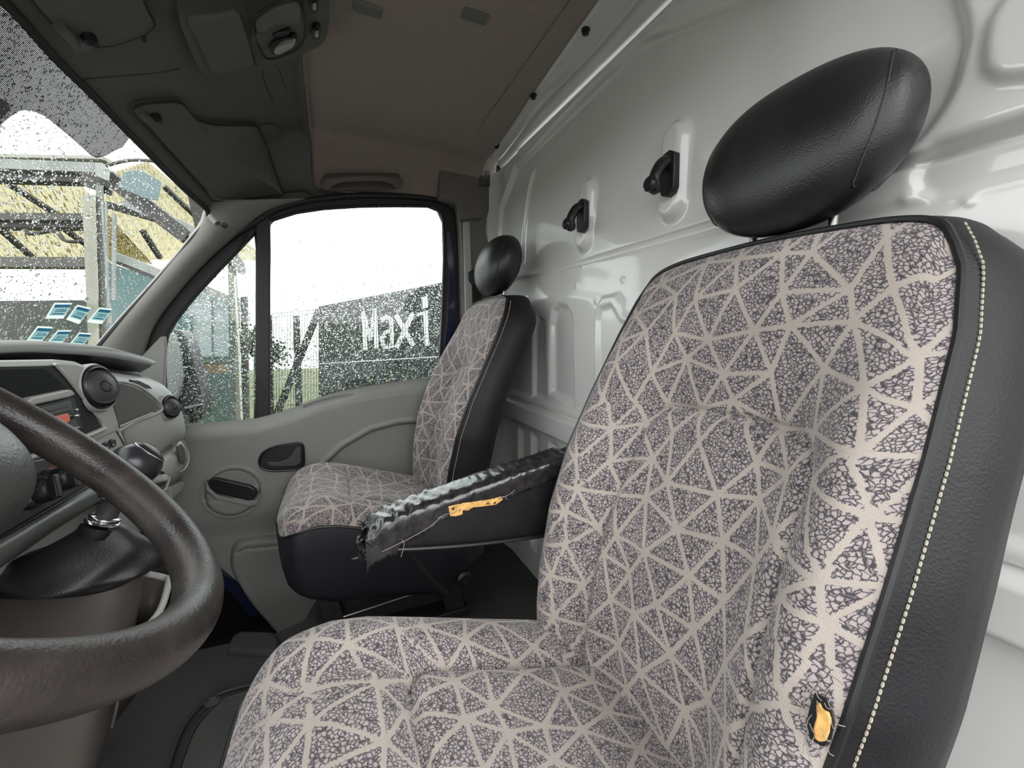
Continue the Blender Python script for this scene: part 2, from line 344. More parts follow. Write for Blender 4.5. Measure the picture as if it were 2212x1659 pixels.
# --- bulkhead (wall_back): pressed sheet steel, relief over (Y, Z)
def bp(u, v): q = P(u, v, X=BX); return (q[1], q[2])
def bps(*uv): return [bp(*q) for q in uv]
big_curve = cr(bps((2040, -160), (2079, 0), (2098, 75), (2090, 131), (2071, 194), (2042, 247), (1997, 303), (1930, 360), (1850, 420)), 8)
def bulk(y, z):
    d = np.zeros_like(y)
    # upper panel stands proud of the lower one above the seam
    d += .012*smooth((z-.203)/.006)
    d -= .010*np.exp(-((z-.203)/.004)**2)
    # broad recessed field left of the big curve
    poly = [tuple(p) for p in big_curve]+[(1.2, .21), (1.45, .23), (1.56, .34), (1.54, .50), (1.40, .60), (.75, .62)]
    s = sdf(y, z, poly); d -= .016*smooth((.008-s)/.016)*1.0
    # pressed pads at the right, upper and lower
    pad1 = bps((2240, -30), (2190, 10), (2158, 60), (2146, 120), (2150, 165), (2180, 180), (2290, 172), (2400, 60))
    d += .010*smooth((.006-sdf(y, z, pad1))/.012)
    pad2 = bps((2212, 262), (2120, 288), (2030, 318), (1992, 350), (1978, 385), (1990, 415), (2020, 425), (2100, 402), (2212, 374), (2400, 330), (2400, 220))
    d -= .010*smooth((.007-sdf(y, z, pad2))/.013)
    d += .006*smooth((z-(bp(2100, 428)[1]))/.02)*smooth((.5-y)/.1)
    # long crease low on the upper recess
    c1 = bps((1130, 330), (1300, 175), (1480, 20), (1560, -50))
    d += .008*np.exp(-(segdist(y, z, c1, False)/.012)**2)
    # vertical bulges beneath the coat hooks
    for pts in ([(1462, 300), (1455, 380), (1452, 440)], [(1272, 415), (1268, 470), (1262, 515)]):
        s = segdist(y, z, bps(*pts), False); d += .022*smooth((.040-s)/.022)
    # lower wall ribs
    rib1 = bps((1186, 850), (1186, 700), (1192, 668), (1204, 655), (1222, 657), (1236, 680), (1240, 880))
    d -= .020*smooth((.004-sdf(y, z, rib1))/.022)
    rib2 = bps((1288, 900), (1288, 700), (1292, 660), (1304, 640), (1338, 632), (1352, 650), (1356, 676), (1480, 700), (1480, 900))
    d += .012*smooth((.002-sdf(y, z, rib2))/.012)
    rib3 = bps((1294, 900), (1294, 690), (1300, 664), (1326, 656), (1336, 672), (1345, 690), (1440, 720), (1440, 900))
    d -= .010*smooth((.002-sdf(y, z, rib3))/.010)
    rib0 = bps((1150, 860), (1150, 705), (1160, 680), (1176, 690), (1180, 860))
    d -= .014*smooth((.003-sdf(y, z, rib0))/.016)
    # horizontal rail
    d += .030*smooth((z+.318)/.010)*smooth((-.236-z)/.014)+.012*smooth((z+.236)/.006)*smooth((-.205-z)/.012)
    # ribs under the rail
    for y0 in (1.36, 1.25, 1.12, .98, .80, .6, .3): d -= .018*smooth((.035-abs(y-y0))/.022)*smooth((-.335-z)/.02)*smooth((z+.78)/.05)
    # rolled corner to the side wall
    d += .10*smooth((y-1.50)/.20)**2*smooth((z+.2)/.3)+.05*smooth((y-1.44)/.2)*smooth((-.3-z)/.2)
    # little dimples for spot welds
    for u, v in ((1245, 618), (1288, 650), (1137, 642), (1345, 605), (1371, 530), (1258, 572), (1962, 432), (2095, 435)):
        q = bp(u, v); d += .004*np.exp(-((y-q[0])**2+(z-q[1])**2)/.0045**2)
    # edge bead left
    bd = bps((1150, 375), (1140, 420), (1130, 500), (1128, 560))
    d += .010*np.exp(-(segdist(y, z, cr(bd, 4), False)/.010)**2)
    return np.stack([BK*BX-d, BK*y, BK*z], -1)
bh_poly = [(-.16, -.95), (1.70, -.95), (1.70, .640), (-.16, .640)]
bulkhead = relief('wall_back', np.arange(-.5, 1.7001, .0046), np.arange(-1.0, .6551, .0046), bulk, bh_poly, M['white'], angle=180)
tag(bulkhead, kind='structure')
# coat hooks on the bulkhead
def hook(u, v, s, label):
    c = P(u, v, X=BX*BK-.045); t = thing('coat_hook', P(u, v, X=BX*BK-.02), label, 'hook', 'coat hooks on the bulkhead')
    f = MB()
    pr = [(-.020, -.030), (-.014, -.040), (0, -.045), (.014, -.040), (.019, -.028), (.019, .030), (.012, .040), (-.004, .043), (-.018, .034)]
    f.prism([c+np.array([.012, a*s, b*s]) for a, b in pr], (.016, 0, 0)); f.build('base_plate', M['blackplast'], t, bevel=.002)
    h = MB(); h.tube(cr([c+np.array([.012, 0, .022*s]), c+np.array([-.004, 0, .012*s]), c+np.array([-.018, 0, -.014*s]), c+np.array([-.014, 0, -.034*s]), c+np.array([-.030, 0, -.030*s])], 5), np.linspace(.013, .010, 21)*s, 12)
    h.lathe(c+np.array([-.028, 0, -.026*s]), (-1, 0, .2), [(.001, -.006), (.013, -.004), (.016, .002), (.012, .008), (.001, .010)], 16)
    h.build('peg', M['blackplast'], t)
    return t
hook(1430, 372, 1.0, 'black plastic coat hook on white bulkhead, the one nearer the driver headrest')
hook(1245, 464, 1.0, 'black plastic coat hook on white bulkhead, the one nearer the passenger headrest')

# --- white flange between headliner and bulkhead
def zc(y): return .548+.152*smooth((1.74-y)/.14)      # ceiling height across the cab
fl = []
for y in np.linspace(-.10, 1.60, 60):
    x0 = .543+.05*(y-.78)/.77; r = []
    for k, (t, dz) in enumerate([(0, 0), (.25, -.004), (.42, -.006), (.50, -.016), (.56, -.017), (.62, -.012), (.70, -.030), (.86, -.040), (.95, -.043), (1.0, -.052)]):
        w = .006*math.sin(y*9) if 3 <= k <= 6 else 0
        r.append((x0+(BX*BK+.002-x0)*t+w, y, .705+dz*.8))
    fl.append(r)
flg = MB().grid(fl).build('trim_1', M['white'], solid=.004, soff=1, angle=180); tag(flg, kind='structure')
flange_x = lambda y: .543+.05*(y-.78)/.77
for i, (u, v) in enumerate([(1265, 66), (1152, 207), (1073, 315)]):
    c = P(u, v, Z=.700)
    b = MB().lathe(c, (0, 0, -1), [(.010, -.003), (.010, .001), (.0075, .003), (.0075, .008), (.006, .009), (.0001, .009)], 20).build('trim_bolt', M['blackplast'], flg)
# --- headliner cloth
xs = np.linspace(-.035, .60, 60); ys = np.concatenate([np.linspace(-.10, 1.5, 40), np.linspace(1.51, 1.76, 40)])
hl = [[(x if x < .5 else -.035+(x+.035)*(flange_x(y)+.035+.004)/.635, y, zc(y)+.004*math.sin(y*5)*math.sin(x*7)+(.010*smooth((.05-abs(y-1.02))/.05)*0)) for x in xs] for y in ys]
lin = MB().grid(hl).build('ceiling', M['liner'], solid=.01, soff=1, angle=180); tag(lin, kind='structure')
for u, v in ((795, 18), (1027, 33)):
    c = P(u, v, Z=.698); f = MB().box(c, (.030, .017, .006)); f.build('rubber_buffer', mat('grey_buffer_%d' % u, (.16, .16, .14), .7), lin, bevel=.006)

# --- windscreen surface and header
def wsx(y, z): return -.342+(z-.417)/1.477-.20*(1-((y-.86)/.80)**2)
def fws(p): return p[0]-wsx(p[1], p[2])
def wsp(u, v): return hit(u, v, fws, .3, 3.5)
hdr_px = [(-260, -260), (-120, -125), (18, 12), (110, 115), (200, 204), (300, 308), (390, 398), (440, 447)]
HD = [wsp(*q) for q in hdr_px]
# overhead shelf panel (grey plastic) between header and headliner
def hdr_at(y):
    ysn = np.array([p[1] for p in HD]); o = np.argsort(ysn); H = np.array(HD)[o]
    z = np.interp(y, H[:, 1], H[:, 2]); 
    if y < H[0, 1]: z = H[0, 2]
    return np.array([wsx(y, z) if y > H[0, 1] else wsx(H[0, 1], z), y, z])
def ovh(y, s):
    h = hdr_at(min(y, 1.66)); h[1] = y
    zr = zc(y)-.012; zf = h[2]
    zf = min(zf, zr)
    z = zf+(zr-zf)*(1-(1-s)**1.7) - .012*smooth((s-.9)/.1)
    return np.array([h[0]+(-.035-h[0])*s, y, z])
SS = np.linspace(0, 1, 50); YS = np.concatenate([np.linspace(-.1, 1.45, 60), np.linspace(1.46, 1.76, 36)])
OG = np.array([[ovh(y, s) for s in SS] for y in YS])
def ovz(x, y):
    h = ovh(y, 0); s = (x-h[0])/(-.035-h[0]); return ovh(y, min(max(s, 0), 1))[2]
def ovhit(u, v, off=0.): return hit(u, v, lambda p: p[2]+off-ovz(p[0], p[1]) if p[1] < 1.9 else 1, .4, 2.6)
t = MB().grid(OG).build('trim_2', M['overhead'], solid=.012, soff=1, angle=180); tag(t, kind='structure'); OVH = t
SEAM = mat('brown_grey_seam_thread', (.06, .048, .042), .8)

# ================================================================== SEATS
YC = .395
PZ = np.array([-.62, -.54, -.46, -.40, -.30, -.20, -.10, 0, .06, .10, .125, .14]); PX = np.array([.325, .328, .334, .342, .362, .398, .446, .496, .524, .541, .554, .566])
WZ = np.array([-.62, -.54, -.46, -.40, -.30, -.20, -.10, 0, .06, .10, .125]); WW = np.array([.170, .195, .215, .226, .236, .238, .234, .226, .214, .196, .165])
def px_(z): return np.interp(z, PZ, PX)
def side_w(z): return np.interp(z, WZ, WW)
def topz(y): return .128-.05*(y/.2)**2*.5
# front perimeter, local (y, z), from lower right (y<0) over the top to lower left
zz = np.linspace(-.60, .085, 60)
per = [(-side_w(z), z) for z in zz]
arc = cr([(-side_w(.085), .085), (-.187, .108), (-.155, .120), (-.10, .126), (0, .130), (.10, .126), (.155, .120), (.187, .108), (side_w(.085), .085)], 8)[1:-1]
per += [tuple(a) for a in arc]; per += [(side_w(z), z) for z in zz[::-1]]
PER = np.array(per)
# depth scale of knots: net of lines
def lattice(w, h, s, seed):
    """jittered triangular net with some edges left out -> segments"""
    rg = np.random.default_rng(seed); nx = int(w/s)+4; ny = int(h/(s*.92))+4; pt = {}
    for j in range(ny):
        for i in range(nx):
            pt[i, j] = np.array([(i-1.5+(.5 if j % 2 else 0))*s, (j-1.5)*s*.92])+rg.uniform(-.24, .24, 2)*s
    seg = []
    for j in range(ny):
        for i in range(nx):
            for (a, b), pr in (((1, 0), .22), (((1 if j % 2 else 0), 1), .0), (((0 if j % 2 else -1), 1), .0)):
                if (i+a, j+b) in pt and rg.random() >= pr: seg.append((pt[i, j], pt[i+a, j+b]))
    return seg
def netd(u, v, seg):
    d = np.full(u.shape, 1.)
    for a, b in seg:
        m = (u > min(a[0], b[0])-.03) & (u < max(a[0], b[0])+.03) & (v > min(a[1], b[1])-.03) & (v < max(a[1], b[1])+.03)
        if not m.any(): continue
        ab = b-a; L = ab@ab; uu, vv = u[m], v[m]
        t = np.clip(((uu-a[0])*ab[0]+(vv-a[1])*ab[1])/L, 0, 1)
        d[m] = np.minimum(d[m], np.hypot(uu-a[0]-t*ab[0], vv-a[1]-t*ab[1]))
    return d
def cloth_grid(name, G, UV, parent, seed, s=.060, mask=None):
    """G rows x cols x 3 world points, UV in metres"""
    r, c = G.shape[:2]
    Fs = [(i*c+j, i*c+j+1, (i+1)*c+j+1, (i+1)*c+j) for i in range(r-1) for j in range(c-1)]
    base = BASE[parent.name]; me = bpy.data.meshes.new(name); me.from_pydata([tuple(x) for x in (G.reshape(-1, 3)-base)], [], Fs)
    uv = UV.reshape(-1, 2); o0 = uv.min(0); seg = lattice(*(uv.max(0)-o0), s, seed); d = netd(uv[:, 0]-o0[0], uv[:, 1]-o0[1], seg)
    at = me.attributes.new('netd', 'FLOAT', 'POINT'); at.data.foreach_set('value', d.astype(np.float32))
    ul = me.uv_layers.new(name='cloth'); li = np.zeros(len(me.loops), int); me.loops.foreach_get('vertex_index', li); ul.data.foreach_set('uv', uv[li].astype(np.float32).ravel())
    me.materials.append(M['cloth'])
    for p in me.polygons: p.use_smooth = True
    o = bpy.data.objects.new(name, me); COL.objects.link(o); o.parent = parent; BASE[o.name] = base
    return o
def arcu(y, h):
    d = np.hypot(np.diff(y, axis=1), np.diff(h, axis=1)); c = np.concatenate([np.zeros((len(y), 1)), np.cumsum(d, 1)], 1); return c-c[:, [y.shape[1]//2]]
def arcv(x, h):
    d = np.hypot(np.diff(x, axis=0), np.diff(h, axis=0)); c = np.concatenate([np.zeros((1, x.shape[1])), np.cumsum(d, 0)], 0); return c-c[[60]]
def seat(loc):
    root = thing('van_seat', loc)
    Yc = loc[1]
    # ---- backrest cloth front
    nz, ny = 270, 190
    tt = np.linspace(0, 1, nz); aa = np.linspace(-1, 1, ny)
    T, A = np.meshgrid(tt, aa, indexing='ij')
    zrow = -.60+T*(.685)                                     # up to the corner start
    w = np.interp(zrow, WZ, WW)
    y = A*w; ztop = np.interp(y, PER[60:-60, 0], PER[60:-60, 1]) if len(PER) > 130 else .125
    # last stretch follows the rounded top edge
    w2 = w; y = A*w2
    tp = np.interp(y, PER[59:len(PER)-59, 0], PER[59:len(PER)-59, 1])
    z = zrow+(tp-.085)*np.clip((T-.70)/.30, 0, 1)**1.5
    dedge = np.minimum(np.minimum((1-abs(A))*w2, np.maximum(tp-z, 0)), .2)
    X = px_(z)
    X = X-.020*(1-np.exp(-dedge/.018))                       # pillow roll at the edge
    a = abs(y); lower = smooth((.06-z)/.16)
    X -= .014*np.exp(-((a-.185)/.034)**2)*lower              # side bolsters
    X += .062*smooth((.07-z)/.22)*(1-smooth((abs(y+.012)-.07)/.125))      # hollow middle
    insw, inst = .128+.012*smooth((-z-.1)/.3), -.108
    cxr = .045
    a = abs(y+.024)
    qx = np.maximum(a-(insw-cxr), 0); qz = np.maximum(z-(inst-cxr)+.10*y*0, 0); s = np.hypot(qx, qz)-cxr
    s = np.where((a < insw-cxr) & (z < inst-cxr), np.maximum(a-insw, z-inst), s)
    X += .009*np.exp(-(s/.006)**2)+.006*smooth((.05-s)/.05)*(s > 0)-.006*smooth(-s/.03)*(s < 0)
    G = np.stack([X, Yc+y, z], -1)
    arcl = np.concatenate([[0], np.cumsum(np.hypot(np.diff(px_(zrow[:, 0])), np.diff(z[:, ny//2])))])
    UV = np.stack([arcu(y, X), np.repeat(arcl[:, None], ny, 1)], -1)
    back = cloth_grid('backrest_cushion', G, UV, root, 5)
    back['label'] = 'grey patterned cloth backrest face'
    # seam of the inset panel
    sp = []
    for zz_ in np.linspace(-.56, inst-cxr, 30): sp.append((-(.128+.012*float(smooth((-zz_-.1)/.3))), zz_))
    for an in np.linspace(math.pi, math.pi/2, 10)[1:]: sp.append((-(insw.min()-cxr)+cxr*math.cos(an), inst-cxr+cxr*math.sin(an)))
    sp = sp+[(-p[0], p[1]) for p in sp[::-1]]
    def bsurf(yl, zl):
        i = int(np.argmin(abs(z[:, ny//2]-zl))); i = min(max(i, 0), nz-1); j = int(np.argmin(abs(y[i]-yl))); return G[i, j, 0]
    # ---- leather shell: sweep from the front perimeter round to the back
    prof = [(-.002, .004), (.006, .010), (.020, .020), (.040, .028), (.062, .032), (.086, .031), (.106, .020), (.118, -.006), (.124, -.05), (.126, -.12)]
    n = len(PER); C = np.array([0, -.2]); rings = []
    tan = np.roll(PER, -1, 0)-np.roll(PER, 1, 0); tan[0] = PER[1]-PER[0]; tan[-1] = PER[-1]-PER[-2]
    nor = np.stack([-tan[:, 1], tan[:, 0]], 1); nor /= np.linalg.norm(nor, axis=1)[:, None]
    if nor[5, 0] > 0: nor = -nor
    for d, b in prof:
        r = []
        for (yy, zz_), nn in zip(PER, nor):
            topk = smooth((zz_-.03)/.09); lk = smooth((-.12-zz_)/.25); dd = d*(1-.34*topk+.06*lk); bb = b*(1-.72*topk)+(.006*lk*min(1, max(0, d/.06)) if d < .11 else .006*lk) if b > 0 else b
            q = np.array([yy, zz_])+nn*bb
            r.append((px_(zz_)+.003+dd, Yc+q[0], q[1]))
        rings.append(r)
    sh = MB(); sh.grid(rings)
    # close the back with a panel
    last = np.array(rings[-1]); h = n//2; mid = [last[i]*.5+last[n-1-i]*.5 for i in range(h)]
    sh.grid([last[:h], mid, last[n-h:][::-1]])
    sh.build('backrest_shell', M['leather'], root, angle=180, label='black grained leatherette sides and back of backrest')
    # piping along the front edge, and stitching beside it
    pl = [(px_(z_)-.001, Yc+y_*1.004, z_+.001) for y_, z_ in PER]
    MB().tube(pl, .0042, 8).build('edge_piping', M['piping'], root)
    st = MB(); P2 = []
    for (yy, zz_), nn in zip(PER, nor):
        q = np.array([yy, zz_])+nn*.0108
        if zz_ < .105: P2.append((px_(zz_)+.003+.006, Yc+q[0], q[1]))
    P2a = np.array(P2)
    for half in (P2a[:len(P2a)//2], P2a[len(P2a)//2:]):
      st = MB(); P2 = half; L = np.concatenate([[0], np.cumsum(np.linalg.norm(np.diff(P2, axis=0), axis=1))]); s0 = 0
      while s0 < L[-1]-.006:
        ym = np.interp(s0, L, P2[:, 1])
        if abs(ym-Yc) < .18 and np.interp(s0, L, P2[:, 2]) > 0: s0 += .0058; continue
        q = [[np.interp(x, L, P2[:, k]) for k in range(3)] for x in (s0, s0+.002, s0+.0042)]
        st.tube(q, [.0008, .0012, .0008], 5); s0 += .0058
      st.build('stitching', M['thread'], root)
    # ---- headrest with two posts
    hc = np.array([.578, Yc-.020, .239]); ph = np.linspace(-math.pi/2, math.pi/2, 40); th = np.linspace(0, 2*math.pi, 72, endpoint=False)
    sg = lambda v, e: math.copysign(abs(v)**e, v)
    rings = []
    for p in ph:
        r = []
        for t_ in th:
            ly = .130*sg(math.cos(p), .78)*sg(math.cos(t_), .85); lz = .101*sg(math.sin(p), .88); lx = .066*sg(math.cos(p), .78)*sg(math.sin(t_), .85)
            fz = lz/.101; ly *= 1+.05*fz-.10*max(0, -fz)**2; lx *= 1-.12*abs(fz)
            # seam crease at the side pieces
            lx2 = lx; cr_ = math.exp(-((abs(ly)-(.113-.032*(fz-.15)**2))/.0035)**2)
            lx2 -= math.copysign(.0018*cr_, lx); q = hc+np.array([lx2+.18*lz, ly, lz]); r.append(q)
        rings.append(r)
    hr = MB().ring(rings).build('headrest', M['headleather'], root, angle=180, label='smooth black leatherette headrest')
    # side seams as fine thread
    for sgn in (-1, 1):
        loop = []
        for an in np.linspace(0, 2*math.pi, 60, endpoint=False):
            # solve the outline at |ly| = .088
            best = None
            ly = .088*sgn
            p = an
            lz = .101*sg(math.sin(p), .88); fz = lz/.101; k = (1+.05*fz-.10*max(0, -fz)**2)
            sy = .113-.032*(fz-.15)**2; ly = sy*sgn; cc = (sy/(.130*k)); cp = abs(math.cos(p))**.78
            # rx from superellipse section at this height
            if cp <= cc: continue
            ct = (cc/cp)**(1/.85); stn = math.sqrt(max(0, 1-min(1, ct)**2))
            lx = .066*cp*stn**.85*(1-.12*abs(fz))*math.copysign(1, math.cos(p))
            loop.append(hc+np.array([lx+.18*lz, ly, lz]))
        lp = sorted(loop, key=lambda q: math.atan2(q[2]-hc[2], (q[0]-hc[0]-.18*(q[2]-hc[2]))*2))
        MB().tube(cr(lp, 2, True), .0008, 6, closed=True).build('side_seam', SEAM, hr)
    for dy in (-.073, .033):
        ps = MB().tube([(.580, Yc+dy, .10), (.582, Yc+dy, .165)], .0052, 14)
        ps.build('headrest_post', M['steel'], hr)
        MB().lathe((.580, Yc+dy, .122), (.1, 0, 1), [(.013, 0), (.013, .008), (.009, .014), (.0001, .014)], 18).build('post_collar', M['blackplast'], hr)
    # ---- seat cushion cloth
    nx, ny = 150, 120
    X0, X1 = -.137, .405
    tx = np.linspace(0, 1, nx); ay = np.linspace(-1, 1, ny); TX, AY = np.meshgrid(tx, ay, indexing='ij')
    cw = .238-.055*(1-np.clip(TX/.13, 0, 1))**2.2-.03*smooth((TX-.80)/.2)
    y = AY*cw
    x = X0+(X1-X0)*TX+.020*(AY**2)*np.exp(-TX/.1)
    ztop_ = np.interp(x, [-.16, -.08, -.02, .03, .1, .17, .2, .3, .375, .42], [-.425, -.406, -.404, -.413, -.435, -.458, -.468, -.500, -.522, -.540])
    de = np.minimum((1-abs(AY))*cw, (x-X0+.0)*1.0); de = np.maximum(de, 0)
    roll = .062*np.exp(-(x-X0)/.035)+.045*np.exp(-((1-abs(AY))*cw)/.016)*smooth((x+.16)/.06+.3)
    roll = np.minimum(roll, .075)
    z = ztop_-roll
    a = abs(y); z += .012*np.exp(-((a-.17)/.045)**2)-.010*np.exp(-(y/.11)**2)*smooth((x)/.1)
    iw, ix = .105, .070; qx = np.maximum(ix+.035-x, 0); qy = np.maximum(a-(iw-.035), 0); s = np.hypot(qx, qy)-.035
    s = np.where((x > ix+.035) & (a < iw-.035), np.maximum(ix-x, a-iw), s)
    z -= .011*np.exp(-(s/.0055)**2)+.008*smooth((.04-s)/.04)*(s > 0)-.006*smooth(-s/.03)*(s < 0)
    G = np.stack([x, Yc+y, z], -1)
    cu = cloth_grid('seat_cushion', G, np.stack([arcu(y, z), arcv(x, z)], -1), root, 11)
    cu['label'] = 'grey patterned cloth seat cushion top'
    edge = [G[i, 0] for i in range(nx-1, -1, -1)]+[G[0, j] for j in range(1, ny)]+[G[i, -1] for i in range(1, nx)]
    edge = np.array(edge)[::3]
    MB().tube(edge+np.array([0, 0, -.001]), .0040, 8).build('cushion_piping', M['piping'], root)
    # dark plastic skirt under the cushion
    c0 = edge.mean(0); rg = []
    for dz, s_ in ((0.001, 1.0), (-.012, 1.014), (-.05, 1.012), (-.10, .99), (-.145, .95), (-.165, .90)):
        r = []
        for q in edge:
            v = q-c0; xx = c0[0]+v[0]*s_; yy = c0[1]+v[1]*s_
            low = np.interp(q[0], [-.142, -.125, -.06, 0, .3], [.66, .92, 1.25, 1.42, 1.15])
            r.append((xx, yy, q[2]+dz*(low if dz < 0 else 1)))
        rg.append(r)
    sk = MB(); sk.grid(rg); l = np.array(rg[-1]); n_ = len(l); h = n_//2
    sk.grid([l[:h], l[n_-h:][::-1]])
    sk.build('seat_skirt', M['skirt'], root, angle=180, label='dark blue grey plastic skirt under cushion')
    # rear valance, belt buckle stalk
    v = MB(); vx = [(.20, -.60), (.24, -.70), (.275, -.745), (.40, -.735), (.455, -.70), (.46, -.60)]
    v.prism([(a_, Yc-.205, b_) for a_, b_ in vx], (0, .02, 0)); v.build('rear_side_cover', M['skirt'], root, bevel=.004)
    b = MB().tube(cr([(.16, Yc-.222, -.56), (.21, Yc-.228, -.62), (.27, Yc-.225, -.72), (.33, Yc-.21, -.80)], 6), .014, 8)
    b.build('belt_stalk', M['belt'], root)
    bk = MB().bar((.135, Yc-.225, -.535), (.205, Yc-.230, -.615), .022, .045, (0, 1, 0)); bk.build('belt_buckle', M['blackplast'], root, bevel=.006)
    # steel base
    f = MB()
    for yy in (Yc-.19, Yc+.19):
        f.bar((-.05, yy, -.66), (.36, yy, -.70), .03, .035)
        f.bar((.32, yy, -.70), (.36, yy, -.87), .03, .06, (1, 0, 0)); f.bar((-.02, yy, -.67), (.02, yy, -.87), .03, .05, (1, 0, 0))
        f.box((.16, yy, -.875), (.24, .028, .012))
    f.box((.16, Yc, -.80), (.20, .17, .05)); f.build('seat_base', M['blackmetal'], root, bevel=.003)
    MB().lathe((.385, Yc-.20, -.765), (0, -1, 0), [(.026, -.01), (.026, .02), (.018, .026), (.018, .022), (.0001, .022)], 24).build('pivot_bolt', M['blackplast'], root)
    MB().tube([(.0, Yc-.20, -.80), (.30, Yc-.20, -.775)], .004, 8).build('slide_bar', M['steel'], root)
    return root
drv = seat((.15, YC, -.9))
tag(drv, 'large grey patterned cloth driver seat with torn armrest and frayed hole in its edge', 'seat', 'van cab seats')
# passenger seat: a copy of the driver seat and of every part
def copy_tree(o, parent=None):
    c = o.copy(); COL.objects.link(c); c.parent = parent
    for ch in [x for x in ALL if x.parent == o]: copy_tree(ch, c)
    return c
ALL = list(SC.objects)
OFF = np.array([-.035, .985, 0.004])
pas = copy_tree(drv); pas.location = Vector((.15+OFF[0], YC+OFF[1], -.9+OFF[2]))
for ch in pas.children:                              # this cushion is set lower than the driver's
    if ch.name.split('.')[0] in ('seat_cushion', 'cushion_piping', 'seat_skirt'): ch.location.z -= .052
pas['label'] = 'grey patterned cloth passenger seat beside the far door, without armrest'
# ---- armrest of the driver seat with split leather, tape and foam
def armrest():
    y0, y1 = .642, .705
    st = [(.44, -.215, -.375), (.36, -.232, -.385), (.28, -.246, -.380), (.20, -.262, -.372), (.13, -.276, -.362), (.08, -.287, -.353), (.052, -.298, -.343), (.036, -.312, -.330)]
    st = cr(st, 5); rings = []
    for x, zt, zb in st:
        c = np.array([(zt+zb)/2, (y0+y1)/2]); hz, hy = (zt-zb)/2, (y1-y0)/2; r = []
        for t_ in np.linspace(0, 2*math.pi, 36, endpoint=False):
            cs, sn = math.cos(t_), math.sin(t_)
            r.append((x, c[1]+hy*math.copysign(abs(cs)**.55, cs), c[0]+hz*math.copysign(abs(sn)**.60, sn)))
        rings.append(r)
    arm = MB().ring(rings).build('armrest', M['leather'], drv, label='black leatherette armrest, taped and torn along its top', angle=180)
    st = np.array(st)
    MB().tube([(x, y0-.001, zb+.014) for x, zt, zb in st], .0036, 8).build('armrest_piping', M['piping'], arm)
    # wrinkled glossy split cover over top and front
    tape = mat('cracked_glossy_black_vinyl', (.022, .021, .021), .22, bump=('noise', 130, 1.0), coat=.5, var=(60, .5))
    G = []; rg = np.random.default_rng(3)
    xs = np.linspace(.034, .40, 90)
    for i, x in enumerate(xs):
        zt = np.interp(x, st[::-1, 0], st[::-1, 1]); zb = np.interp(x, st[::-1, 0], st[::-1, 2]); r = []
        dn = np.interp(x, [.034, .06, .12, .18, .25, .32, .40], [.042, .050, .036, .022, .030, .030, .022])+.003*rg.normal()*.5
        for k, s_ in enumerate(np.linspace(-1, 1, 26)):
            # from near side below the top, over it, to the far side
            if s_ < -.4: yy = y0-.003; zz_ = zt-.006-dn*(-.4-s_)/.6
            elif s_ > .4: yy = y1+.003; zz_ = zt-.006-.03*(s_-.4)/.6
            else: yy = (y0+y1)/2+(y1-y0)/2*1.05*math.sin(s_/.4*math.pi/2); zz_ = zt+.004-.010*abs(s_/.4)**3
            wr = .0026*math.sin(x*260+3*math.sin(s_*7))*math.exp(-((x-.05)/.10)**2)+.0016*rg.normal()*(.5 if s_ > -.95 else 1.4)
            r.append((x, yy+(-1 if s_ < 0 else 1)*abs(wr), zz_+wr))
        G.append(r)
    MB().grid(G).build('split_cover', tape, arm, solid=.0015, soff=1, angle=180, label='cracked shiny black cover peeling off armrest')
    fr = MB()
    for x0, x1_, h in ((.03, .055, .01), (.028, .05, -.012), (.03, .06, -.03)): pass
    ends = rg.uniform(0, 1, 15)
    for e in ends:
        zt = -.305-.045*e; a = np.array([.038, y0+.06*rg.random(), zt]); b = a+np.array([-.005-.009*rg.random(), rg.normal()*.006-.004, rg.normal()*.008]); c = b+np.array([rg.normal()*.006, -.003, rg.normal()*.007])
        w = .002+.003*rg.random(); n_ = np.array([0, w*.3, w]); fr.grid([[a-n_, a+n_], [b-n_, b+n_], [c-n_*.3, c+n_*.3]])
    fr.build('torn_edge', tape, arm, solid=.001, label='ragged torn vinyl at armrest tip')
    # exposed foam strip
    fo = []
    up = [(968, 1088), (1000, 1081), (1030, 1077), (1060, 1073), (1083, 1066), (1087, 1074)]; lo = [(1072, 1085), (1045, 1089), (1022, 1091), (1012, 1098), (1000, 1097), (1000, 1106), (985, 1110), (972, 1110)]
    poly = [P(u, v+6, Y=y0-.0045) for u, v in up+lo]
    plate('exposed_foam', [poly], (0, .005, 0), M['foam'], arm, label='strip of orange foam showing through armrest tear', bevel=.0015)
    th = MB()
    for (a, b, c, d) in (((1092, 1178), (1098, 1185), (1090, 1195), (1085, 1200)),): pass
    for pp in ([(955, 1115), (925, 1140), (890, 1160), (850, 1180), (825, 1192)], [(868, 1165), (873, 1176), (870, 1190), (866, 1203)], [(985, 1106), (960, 1112), (945, 1120)], [(1076, 1078), (1090, 1072), (1096, 1080)], [(1085, 1075), (1100, 1068), (1112, 1058)]):
        MB().tube(cr([P(u, v, Y=y0-.007) for u, v in pp], 4), .0005, 5).build('loose_thread', M['fray'], arm)
armrest()
